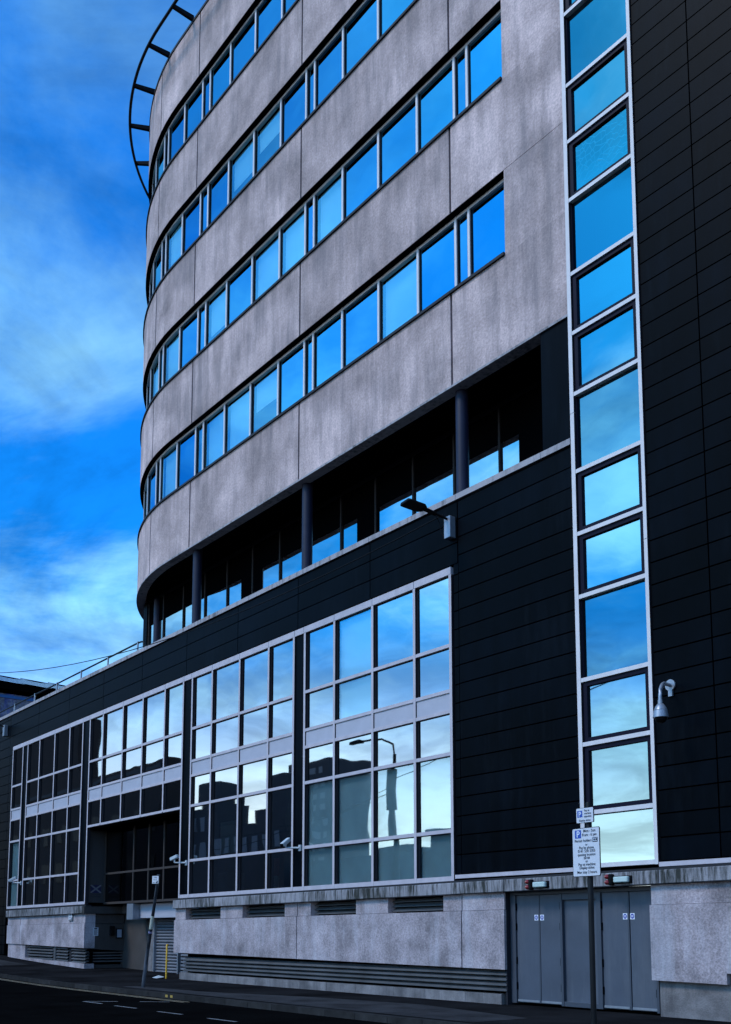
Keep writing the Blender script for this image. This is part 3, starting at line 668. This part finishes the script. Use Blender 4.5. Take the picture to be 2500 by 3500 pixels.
for k in range(18):
    z = -1.44 + k*.105
    MB().add([(-32.92,16.46,z),(-31.2,16.46,z),(-31.2,16.40,z+.045),(-32.92,16.40,z+.045),(-31.2,16.46,z+.092),(-32.92,16.46,z+.092)], [(0,1,2,3),(3,2,4,5)]).build('shutter_slat', SHUT, sh)
MB().box(-33, -28.5, RB+.06, RB+.3, -1.55, .3).build('back_wall', BLACK, B)
for i in range(16):
    MB().box(-31.0, -29.0, 16.38, 16.45, -1.4+i*.115, -1.33+i*.115).build('louvre_blade', SHUT, B)

# ---- double doors in the base
DO = MB().box(-14.46, -14.32, 15.06, 15.3, -1.42, .74).box(-13.155, -13.095, 15.06, 15.3, -1.42, .74).box(-12.27, -12.165, 15.06, 15.3, -1.42, .74).box(-10.985, -10.93, 15.06, 15.3, -1.42, .74).box(-14.46, -10.93, 15.06, 15.3, .72, .80)
DO.box(-13.095, -12.27, 15.07, 15.3, .60, .72).box(-13.095, -12.27, 15.07, 15.3, -1.42, -1.33)
do = DO.build('door_frame', DFRAME, B, bevel=.004)
MB().box(-13.095, -12.27, 15.13, 15.2, -1.33, .60).build('fixed_panel', DOOR, do)
MB().box(-14.5, -10.9, 15.3, 15.35, -1.5, .82).build('panel_backing', BLACK, B)
for xl, xr_, hs_, meet in ((-14.315,-13.725,'l','r'),(-13.690,-13.16,'r','l'),(-12.16,-11.575,'l','r'),(-11.53,-10.99,'r','l')):
    d = MB().box(xl, xr_, 15.10, 15.15, -1.40, .715).build('door_leaf', DOOR, B, bevel=.004)
    MB().box(xl+.01, xr_-.01, 15.085, 15.10, -1.385, -1.345).build('kick_strip', STEEL, d)
    hx = xl-.012 if hs_ == 'l' else xr_-.012
    for hz in (.42, .02, -.65, -1.15): MB().tube([(hx+.012, 15.085, hz), (hx+.012, 15.085, hz+.14)], .016, 8).build('hinge', BLACK, d)
    if meet == 'r': MB().box(xr_, xr_+.033, 15.09, 15.14, -1.40, .71).build('astragal', DFRAME, d)
    sx = xr_-.06 if meet == 'r' else xl+.055
    st = MB().box(sx-.048, sx+.048, 15.096, 15.0995, .215, .325, 0)
    c = [(sx+.041*math.cos(a*math.pi/8), 15.0945, .27+.045*math.sin(a*math.pi/8)) for a in range(16)]
    st.add(c, [tuple(range(16))], 1)
    for zz_ in (.276, .255): st.add([(sx-.026,15.093,zz_),(sx+.026,15.093,zz_),(sx+.026,15.093,zz_+.011),(sx-.026,15.093,zz_+.011)], [(0,1,2,3)], 0)
    st.build('fire_door_sticker', [mat('sticker_white', (.72,.76,.85), .5), mat('sticker_blue', (.004,.02,.30), .5)], d)

# ---- guard rail on the low roof
gr = MB(); gy = 15.22
gr.tube([(-31.97,gy,9.72),(-31.98,gy,9.98),(-32.05,gy,10.09),(-32.2,gy,10.13)] + [(-32.5-i*1.0, gy, 10.15) for i in range(18)], .032, 8)
rail = gr.build('guard_rail', POLE, B, smooth=True)
x = -32.49
while x > -50:
    MB().tube([(x, gy-.02, 9.70), (x-.0, gy, 10.2)], .035, 8).build('rail_post', STEEL, rail, smooth=True); x -= 2.52

# ------------------------------------------------------------------ things fixed to the building
def wall_lamp(x, z, label):
    t = thing('wall_lamp', (x, 14.9, z-.35), label, 'lamp', 'wall lamps on the dark fascia')
    MB().box(x-.10, x+.10, 14.82, 14.995, z-.34, z+.16).build('gear_box', STEEL, t, bevel=.01)
    a = Vector((x, 14.82, z+.10)); d = Vector((-.12, -1, .16)).normalized()
    MB().tube([a, a+d*.40], .028, 8).tube([a+d*.30, a+d*.68], .05, 8).build('arm', LAMPB, t)
    b = MB(); p0 = a + d*.60; u = Vector((1, -.12, 0)).normalized(); hh = Vector((0, 0, 1))
    dd = Vector((d.x, d.y, d.z*.6)).normalized()
    pl = [(p0, .10), (p0+dd*.10, .20), (p0+dd*.50, .20), (p0+dd*.54, .17)]; vs = []
    for q, w_ in pl: vs += [q-u*w_-hh*.022, q+u*w_-hh*.022, q+u*w_*.85+hh*.025, q-u*w_*.85+hh*.025]
    fs = []
    for i in range(3): fs += [(i*4+k, i*4+(k+1)%4, i*4+4+(k+1)%4, i*4+4+k) for k in range(4)]
    fs += [(3,2,1,0), (12,13,14,15)]
    b.add(vs, fs).build('lamp_head', LAMPB, t)
    cp = [(x-.05,14.84,z-.34),(x-.16,14.80,z-.2),(x-.17,14.75,z+.05),(x-.13,14.62,z+.16)]
    MB().tube(cp, .008, 6).build('cable', LAMPB, t)
wall_lamp(-15.97, 9.05, 'black flat wall lamp on a grey gear box above the glazed bays')
wall_lamp(-45.30, 9.05, 'grey wall lamp box on the dark wall at the left edge')
# dome camera
t = thing('dome_camera', (-10.42, 14.95, 3.5), 'silver dome camera hanging from a curved pipe on the dark wall', 'camera')
arc = [(-10.42, 15.0, 4.30)] + [(-10.42+.18*math.sin(a)*.9, 14.86-.42*math.sin(a), 4.30 -.32*(1-math.cos(a))) for a in [i*math.pi/2/8 for i in range(9)]]
MB().tube(arc + [(arc[-1][0], arc[-1][1], 3.90)], .033, 12).build('pipe', STEEL, t, smooth=True)
MB().tube([(-10.42,14.995,4.30),(-10.42,14.96,4.30)], .10, 20).build('wall_flange', STEEL, t, smooth=True)
MB().box(-10.46,-10.38,14.96,14.998,4.10,4.20).build('bracket', STEEL, t)
dcx, dcy = arc[-1][0], arc[-1][1]
hz = [(3.93,.042),(3.86,.042),(3.855,.055),(3.81,.09),(3.75,.115),(3.745,.112),(3.74,.118),(3.62,.135)]
MB().tube([(dcx,dcy,z) for z,_ in hz], [r for _,r in hz], 20).build('housing', STEEL, t, smooth=True)
hz = [(3.618,.10),(3.58,.095),(3.55,.075),(3.53,.04)]
MB().tube([(dcx,dcy,z) for z,_ in hz], [r for _,r in hz], 16).build('dome', LAMPB, t, smooth=True)
def bullet(x, z, aim, label):
    t = thing('bullet_camera', (x, 14.95, z-.15), label, 'camera', 'white cameras on the pilasters')
    MB().box(x-.05, x+.05, 14.96, 15.018, z-.11, z+.05).build('wall_plate', CAMW, t)
    e = Vector((x-.28, 14.72, z-.02))
    MB().tube([(x, 14.96, z-.03), e], [.03, .018], 8).tube([e, e+Vector((0,0,.09))], .022, 8).build('arm', CAMW, t)
    a = Vector(aim).normalized(); c = e + Vector((0, 0, .15)); u = a.cross(Vector((0,0,1))).normalized(); v = u.cross(a)
    vs = []
    for q in (c-a*.16, c+a*.18): vs += [q-u*.055-v*.05, q+u*.055-v*.05, q+u*.055+v*.055, q-u*.055+v*.055]
    MB().add(vs, [(3,2,1,0),(4,5,6,7),(0,1,5,4),(1,2,6,5),(2,3,7,6),(3,0,4,7)]).build('camera_body', CAMW, t, bevel=.012)
    vs = []
    for q in (c+a*.181, c+a*.20): vs += [q-u*.045-v*.045, q+u*.045-v*.045, q+u*.045+v*.04, q-u*.045+v*.04]
    MB().add(vs, [(3,2,1,0),(4,5,6,7),(0,1,5,4),(1,2,6,5),(2,3,7,6),(3,0,4,7)]).build('lens_window', LAMPB, t)
bullet(-21.90, 2.20, (.25, -.8, -.5), 'white security camera on the pilaster nearest the frosted bay')
bullet(-28.12, 2.14, (-1, -.2, -.28), 'white security camera beside the entrance recess, aimed left')
bullet(-42.70, 2.06, (-.5, -.8, -.5), 'small white security camera on the leftmost pilaster')
# beacons and emergency lights above the doors
for x, ly, who in ((-13.62, .905, 'left'), (-11.68, .925, 'right')):
    t = thing('alarm_beacon', (x, 14.78, ly-.1), 'red twin alarm beacon on the cornice above the %s pair of doors' % who, 'alarm', 'alarm beacons above the doors')
    MB().box(x-.02, x+.075, 14.70, 14.80, ly-.10, ly+.10).build('base', LAMPB, t, bevel=.02)
    for dz in (.052, -.05): MB().tube([(x-.02,14.74,ly+dz),(x-.045,14.70,ly+dz),(x-.06,14.67,ly+dz)], [.045,.042,.012], 12).build('lens', RED, t, smooth=True)
    x2 = x+.27; t = thing('emergency_light', (x2, 14.78, ly-.1), 'pale oblong emergency light above the %s pair of doors' % who, 'light', 'emergency lights above the doors')
    MB().box(x2-.175, x2+.18, 14.765, 14.80, ly-.075, ly+.06).build('base', LAMPB, t)
    MB().box(x2-.16, x2+.155, 14.69, 14.765, ly-.06, ly+.045).build('diffuser', DIFF, t, bevel=.015)
# closers
# notices on the recess walls
def notice(name, label, verts4, nrm, parts):
    pass
t = thing('notice_board', (-35.62, 15.35, -.15), 'white notice with dark header on the recess return wall', 'notice')
MB().box(-35.629, -35.61, 15.22, 15.42, -.16, .14).build('plate', WHITE, t)
hb = MB().add([(-35.607,15.26,.07),(-35.607,15.38,.07),(-35.607,15.38,.12),(-35.607,15.26,.12)], [(0,1,2,3)])
for k in range(5): hb.add([(-35.607,15.25,.02-k*.035),(-35.607,15.39-.02*(k%2),.02-k*.035),(-35.607,15.39-.02*(k%2),.035-k*.035),(-35.607,15.25,.035-k*.035)], [(0,1,2,3)])
hb.build('print', INK, t)
t = thing('framed_notice', (-35.62, 16.2, -.25), 'dark framed notice next to a black box in the recess', 'notice')
MB().box(-35.629, -35.59, 16.12, 16.36, -.26, .10).build('frame', LAMPB, t); MB().box(-35.592, -35.585, 16.15, 16.33, -.22, .07).build('sheet', mat('grey_sheet', (.3,.34,.42), .6), t)
t = tag(MB().box(-35.629, -35.5, 15.86, 16.02, -.15, .2).build('entry_box', LAMPB, None, bevel=.01), 'small black box on the recess wall left of the framed notice', 'box')

# ------------------------------------------------------------------ parking sign post near the doors
PX, PYs = -9.78, 11.9
t = thing('parking_sign_post', (PX, PYs, -1.46), 'black post with two white parking signs in front of the grey doors', 'sign')
MB().tube([(PX-.005, PYs, -1.47), (PX, PYs, 1.90), (PX, PYs, 1.915)], [.042, .042, .036], 16).build('post', POLE, t, smooth=True)
def rbox(b, x0, x1, z0, z1, y0, y1, r, mi=None):
    poly = []
    for cx_, cz_, a0 in ((x1-r, z0+r, -90), (x1-r, z1-r, 0), (x0+r, z1-r, 90), (x0+r, z0+r, 180)):
        for k in range(5): a = R(a0+k*22.5); poly.append((cx_+r*math.cos(a), cz_+r*math.sin(a)))
    return b.prism(poly, y0, y1, mi)
fy = PYs-.062
b = MB(); bx0, bx1, bz0, bz1 = -10.045, -9.545, .815, 1.525
rbox(b, bx0-.008, bx1+.008, bz0-.008, bz1+.008, fy, fy+.012, .025, 0); pl = b.build('sign_plate', LAMPB, t)
rbox(MB(), bx0, bx1, bz0, bz1, fy-.003, fy, .022).build('sign_face', WHITE, pl)
sb = MB(); cxp = (bx0+bx1)/2; W_ = bx1-bx0; H_ = bz1-bz0
ps = MB(); rbox(ps, bx0+.045, bx0+.165, bz1-.145, bz1-.022, fy-.0045, fy-.0031, .01, 0); ps.text('P', .135, (bx0+.215*W_, fy-.0046, bz1-.182*H_), (1,0,0), (0,0,1), (0,-1,0), 'CENTER', 1, xs=.92); ps.build('parking_symbol', [SIGNBLUE, mat('sign_white_print', (.62,.68,.8), .5)], pl)
def st(body, fx_, fz, size, mi=1, al='CENTER', xs=.92): sb.text(body, size, (bx0+fx_*W_, fy-.0046, bz1-fz*H_), (1,0,0), (0,0,1), (0,-1,0), al, mi, xs=xs)
st('Mon - Sun', .64, .083, .060); st('8 am - 6 pm', .64, .165, .060)
st('Permit holders', .40, .285, .058)
zb_ = MB(); rbox(zb_, bx0+.375, bx0+.47, bz1-.215, bz1-.145, fy-.0045, fy-.0031, .004, 0); zb_.text('CC', .068, (bx0+.845*W_, fy-.0046, bz1-.285*H_), (1,0,0), (0,0,1), (0,-1,0), 'CENTER', 1, xs=.8); zb_.build('zone_symbol', [INK, MATS['sign_white_print']], pl)
for tx, fz, sz in (('or', .365, .052), ('Pay by phone', .432, .056), ('0141 530 3303', .505, .059), ('quoting location', .578, .056), ('20108', .648, .050), ('or', .715, .052), ('Pay at machine', .783, .058), ('Display ticket', .853, .056), ('Max stay 2 hours', .945, .058)): st(tx, .52, fz, sz)
sb.build('lettering', [INK, INK], pl)
b = MB(); sx0, sx1, sz0, sz1 = -9.962, -9.645, 1.612, 1.828
rbox(b, sx0-.004, sx1+.008, sz0-.006, sz1+.006, fy, fy+.012, .015, 0); pl2 = b.build('sign_plate', LAMPB, t)
rbox(MB(), sx0, sx1, sz0, sz1, fy-.003, fy, .012).build('sign_face', WHITE, pl2)
ps = MB(); rbox(ps, sx0+.018, sx0+.115, sz1-.135, sz1-.035, fy-.0045, fy-.0031, .006, 0)
ps.text('P', .105, (sx0+.068, fy-.0046, sz1-.122), (1,0,0), (0,0,1), (0,-1,0), 'CENTER', 1, xs=.95)
ps.build('parking_symbol', [SIGNBLUE, MATS['sign_white_print']], pl2); sb = MB()
for tx, fx_, fz in (('Pay at', .63, .052), ('machine', .68, .095), ('opposite', .68, .138), ('Display ticket', .5, .198)):
    sb.text(tx, .042, (sx0+fx_*(sx1-sx0), fy-.0046, sz1-fz), (1,0,0), (0,0,1), (0,-1,0), 'CENTER', 1, xs=.95)
sb.build('lettering', [INK, INK], pl2)
for zc in (1.32, 1.0, 1.72): MB().tube([(PX, PYs, zc-.012), (PX, PYs, zc+.012)], .047, 16).build('clip', STEEL, t, smooth=True)

# ------------------------------------------------------------------ leaning loading sign post
bx, by = -24.76, 12.0
t = thing('loading_sign_post', (bx, by, -1.46), 'leaning black post with small white loading sign on the pavement', 'sign')
pp = [(bx, by, -1.48), (bx+.16, by, -.75), (bx+.36, by, 0), (bx+.56, by, .75), (bx+.74, by, 1.46)]
MB().tube(pp, [.05,.048,.046,.04,.04], 14).build('post', POLE2, t, smooth=True)
def tilt(x, z, a, cx_, cz_): c_, s_ = math.cos(a), math.sin(a); return (cx_+(x-cx_)*c_-(z-cz_)*s_, cz_+(x-cx_)*s_+(z-cz_)*c_)
def loading_plate(x0, x1, z0, z1, y, a, parent, shear=0):
    cx_, cz_ = (x0+x1)/2, (z0+z1)/2; q = MB()
    q.prism([tilt(*p, a, cx_, cz_) for p in ((x0,z0),(x1,z0),(x1,z1),(x0,z1))], y, y+.012); pl = q.build('sign_plate', LAMPB, parent)
    i = .012
    MB().prism([tilt(*p, a, cx_, cz_) for p in ((x0+i,z0+i),(x1-i,z0+i),(x1-i,z1-i),(x0+i,z1-i))], y-.003, y).build('sign_face', WHITE, pl)
    tb = MB(); ux = (math.cos(a),0,math.sin(a)); uz = (-math.sin(a),0,math.cos(a)); h = z1-z0; w_ = x1-x0
    for tx, fx_, fz, sz in (('No loading', .5, .30, .24), ('8 am - 6 pm', .5, .56, .22), ('except in', .33, .86, .2)):
        X, Z = tilt(x0+fx_*w_, z1-fz*h, a, cx_, cz_); tb.text(tx, h*sz, (X, y-.0035, Z), ux, uz, (0,-1,0), xs=w_/h*.47)
    tb.build('lettering', INK, pl); tb = MB()
    tb.prism([tilt(x0+fx_*w_, z1-fz*h, a, cx_, cz_) for fx_, fz in ((.60,.90),(.88,.90),(.88,.62),(.76,.62),(.74,.72),(.60,.76))], y-.005, y-.0035)
    tb.build('loading_symbol', INK, pl)
loading_plate(-24.27, -23.89, 1.22, 1.44, by-.055, R(-2), t)
MB().tube([(bx+.375, by, .06), (bx+.465, by, .40)], .0475, 12).build('sticker', mat('old_sticker', (.42,.43,.36), .7, var=.3, vscale=20, dirt=((.02,.03,.03), 25, .95)), t)
MB().tube([(bx+.345, by, -.05), (bx+.358, by, .0)], .049, 12).build('sticker', mat('round_sticker', (.20,.18,.32), .6, var=.3, vscale=30), t)
t = thing('loading_sign', (-36.92, 14.86, .42), 'small white loading sign fixed to the pale base wall at left', 'sign')
loading_plate(-37.12, -36.73, .40, .66, PY-.02, 0, t)

# ------------------------------------------------------------------ yellow barrier by the shutter
t = thing('barrier_post', (-28.75, 14.7, -1.46), 'yellow pipe barrier at the corner beside the roller shutter', 'barrier')
MB().tube([(-28.78,14.72,-1.45),(-28.78,14.72,-.50),(-28.80,14.73,-.44),(-28.85,14.76,-.42),(-29.05,14.90,-.42)], .028, 10).build('post', YEL, t, smooth=True)
MB().tube([(-28.78,14.72,-.92),(-29.06,14.92,-.92)], .03, 10).build('stub_rail', YEL, t, smooth=True)
tag(MB().add([(-29.5,14.6,-1.44),(-28.9,14.45,-1.44),(-28.85,14.7,-1.40),(-29.3,14.85,-1.42),(-29.15,14.65,-1.36)], [(0,1,4),(1,2,4),(2,3,4),(3,0,4)]).build('litter', mat('litter', (.35,.38,.4), .7)), 'pale scrap of litter on the ground by the yellow barrier', 'litter')

# ------------------------------------------------------------------ overhead cable
cpts = []
for i in range(41):
    u = i/40; x = -15.97 - u*52; y = 14.72 + .1*(x+15.97)
    q = (x+15.97); z = 9.22 + .00000*q + (8.98-9.22)*0
    # quadratic through lamp, mid and far points
    x1, z1_, x2, z2_ = -15.09, -.28, -22.93, .70
    a_ = (z2_/x2 - z1_/x1)/(x2-x1); b_ = z1_/x1 - a_*x1
    cpts.append((x, y, 9.22 + a_*q*q*(1 if q > -23 else 1) + b_*q) if q > -24 else (x, y, cpts[-1][2] + .155*1.3))
tag(MB().tube(cpts, .013, 6).build('overhead_cable', LAMPB), 'thin black cable crossing the sky above the low roof', 'cable')

# ------------------------------------------------------------------ things seen just inside the glass
def inside(name, x0, x1, y0, y1, z0, z1, m, label, cat): return tag(MB().box(x0, x1, y0, y1, z0, z1).build(name, m), label, cat)
inside('paper_sheet', -26.35, -25.35, 15.15, 15.155, 2.28, 3.22, mat('paper', (.50,.64,.62), .8), 'blank pale paper sheet inside the window left of centre', 'paper')
bn = thing('banner', (-23.9, 15.6, .96), 'narrow red and white banner standing behind the lower panes', 'banner')
MB().box(-24.1, -23.85, 15.6, 15.62, 1.55, 2.05).build('red_panel', mat('banner_red', (.45,.05,.06), .7), bn); MB().box(-24.1, -23.85, 15.6, 15.62, .96, 1.549).build('white_panel', mat('banner_white', (.5,.52,.5), .8, dirt=((.05,.05,.06), 6, .9)), bn)
inside('cabinet', -23.1, -22.35, 15.7, 16.2, .95, 1.85, mat('cabinet', (.09,.14,.13), .6), 'dark green cabinet behind the lowest pane by the pilaster', 'cabinet')
inside('carton', -23.25, -22.75, 15.66, 15.69, 1.55, 1.95, mat('carton', (.35,.36,.28), .8), 'pale carton in front of the dark green cabinet', 'box')
inside('sack', -27.6, -27.0, 15.8, 16.4, .95, 1.8, mat('sack', (.10,.14,.19), .8, var=.4, vscale=4), 'bluish sack behind the lowest pane beside the entrance', 'sack')
inside('papers', -17.95, -17.5, 15.22, 15.25, 14.74, 14.82, mat('papers', (.6,.65,.7), .8), 'small stack of papers on a window sill of the lowest band', 'paper')

# ------------------------------------------------------------------ far building at the left
MURAL = mat('streaked_mural', (.16, .17, .22), .8, var=.85, vscale=2.5, dirt=((.006,.05,.38), 2.2, .95), speck=.5, spscale=8)
t = thing('far_building', (-64, 25, -1), 'far dark building with streaked blue wall and roof railing at left edge', 'building')
MB().box(-80, -56.9, 16, 20.3, -1, 13.4).build('wall', MURAL, t)
MB().box(-80, -58.5, 20.31, 45, -1, 13.4).build('wall', BLACK, t)
MB().box(-80, -56.85, 16, 20.36, 13.15, 13.32).build('blue_trim', mat('blue_trim', (.02,.14,.42), .6), t)
rf = MB().box(-80, -56.5, 15.5, 46, 13.57, 14.0).build('roof_slab', BLACK, t)
MB().tube([(-56.6, 15.6, 14.27), (-56.6, 46, 14.27)], .018, 6).build('rail', POLE, rf)
for k in range(14): MB().tube([(-56.6, 16.15+k*1.6, 14.0), (-56.6, 6.55+k*1.6, 14.33)], .018, 6).build('rail_post', POLE, rf)

# ------------------------------------------------------------------ across the street (seen mirrored in the glass)
def block(name, x0, x1, y0, y1, h, m, label, wins=None, base=-1.5):
    t = thing(name, ((x0+x1)/2, (y0+y1)/2, base), label, 'building')
    MB().box(x0, x1, y0, y1, base-.6, h).build('wall', m, t)
    if wins:
        w_, hh, sx, sz, z0, mm = wins
        nx = int((x1-x0-1)/sx)
        for i in range(nx):
            z = z0
            while z + hh < h - .6:
                boxpart('window', x0+1+i*sx, x0+1+i*sx+w_, y1+.004, y1+.05, z, z+hh, mm, t); z += sz
    return t
PANE2 = mat('far_pane', (.02,.022,.025), .5, spec=.1)
PANE3 = mat('far_pane_light', (.26,.27,.28), .5, spec=.1)
bt = MB().box(-150, -90, -8.4, -6.1, 13.6, 20)
bb = block('brick_building', -150, -72, -8.5, -6, 13.6, BRICK, 'dark brick building across the street, reflected in the left bays', (1.2, 1.7, 4.0, 3.6, 1.0, PANE2))
bt.build('upper_storey', BRICK, bb)
MB().box(-150, -72.2, -6.06, -5.9, 12.9, 13.25).build('string_course', SLATE, bb)
lo = block('low_building', -70.5, -56.5, -9.5, -7, 5.0, SLATE, 'low slate grey building across the street, reflected in the middle bays', (1.0, 1.5, 1.7, 3.2, .8, PANE3))
for q_ in ((-70.5, -65.0, 9.4), (-64.99, -60.6, 7.6), (-60.59, -56.5, 8.4)): MB().box(q_[0], q_[1], -9.4, -7.3, 5.0, q_[2]).build('upper_storey', SLATE, lo)
for k_ in range(9):
    xw_ = -70 + k_*1.5; boxpart('window', xw_, xw_+.8, -7.296, -7.25, 5.6, 6.7, PANE3, lo)
    if k_ < 3: boxpart('window', xw_, xw_+.8, -7.296, -7.25, 7.6, 8.7, PANE3, lo)
MB().box(-59.0, -56.6, -9.3, -7.4, 8.4, 10.6).build('plant_room', SLATE, lo)
MB().box(-68.5, -65.8, -9.3, -7.4, 9.4, 11.2).build('plant_room', SLATE, lo)
lo2 = block('flat_roofed_building', -54.5, -38.8, -12, -8, 4.6, SLATE, 'flat roofed building across the street, reflected in the frosted bay', None)
MB().box(-43.5, -39.8, -11.5, -8.5, 4.6, 5.7).build('plant_room', SLATE, lo2)
MB().box(-49.5, -46.5, -11.5, -9.5, 4.6, 5.2).build('plant_room', SLATE, lo2)
tw = block('tower_block', -194, -179, -112, -100, 38, TOWER, 'tall dark tower block far behind the street, reflected in the glass', (1.8, 1.4, 3.0, 2.8, 4, PANE3))
blk2 = block('distant_terrace', -160, -60, -150, -110, 8.5, SLATE, 'distant dark terrace behind the street, reflected low in the glass', None)
blk3 = block('distant_hall', -50, 40, -190, -150, 9, SLATE, 'distant low hall behind the street, reflected low in the strip', None)
# street lamp across the road
t = thing('street_lamp', (-35.9, .3, -1.5), 'tall street lamp across the road, mirrored in the frosted bay', 'lamp')
MB().tube([(-35.9,.3,-1.5),(-35.9,.3,2.5),(-35.85,.3,8.3)], [.20,.17,.10], 14).build('column', POLE, t, smooth=True)
MB().tube([(-35.85,.3,8.2),(-36.0,.3,8.75),(-36.7,.3,9.1),(-38.5,.3,9.15)], .05, 10).build('arm', POLE, t, smooth=True)
MB().box(-39.3,-38.4,.15,.45,9.08,9.22).build('lamp_head', POLE, t)
MB().tube([(-35.9,.3,5.6),(-35.88,.3,7.5)], .24, 12).build('junction_box', POLE, t, smooth=True)
for k, (x2, y2, z2) in enumerate(((-15, -2, 12.5), (-60, -4, 5.5), (-62, -5, 6.5))):
    a = Vector((-35.9, .3, 7.0-k*.3)); c = Vector((x2, y2, z2)); pts = []
    for i in range(17): u = i/16; p = a.lerp(c, u); p.z -= 1.6*u*(1-u); pts.append(p)
    MB().tube(pts, .02, 6).build('wire', POLE, t)
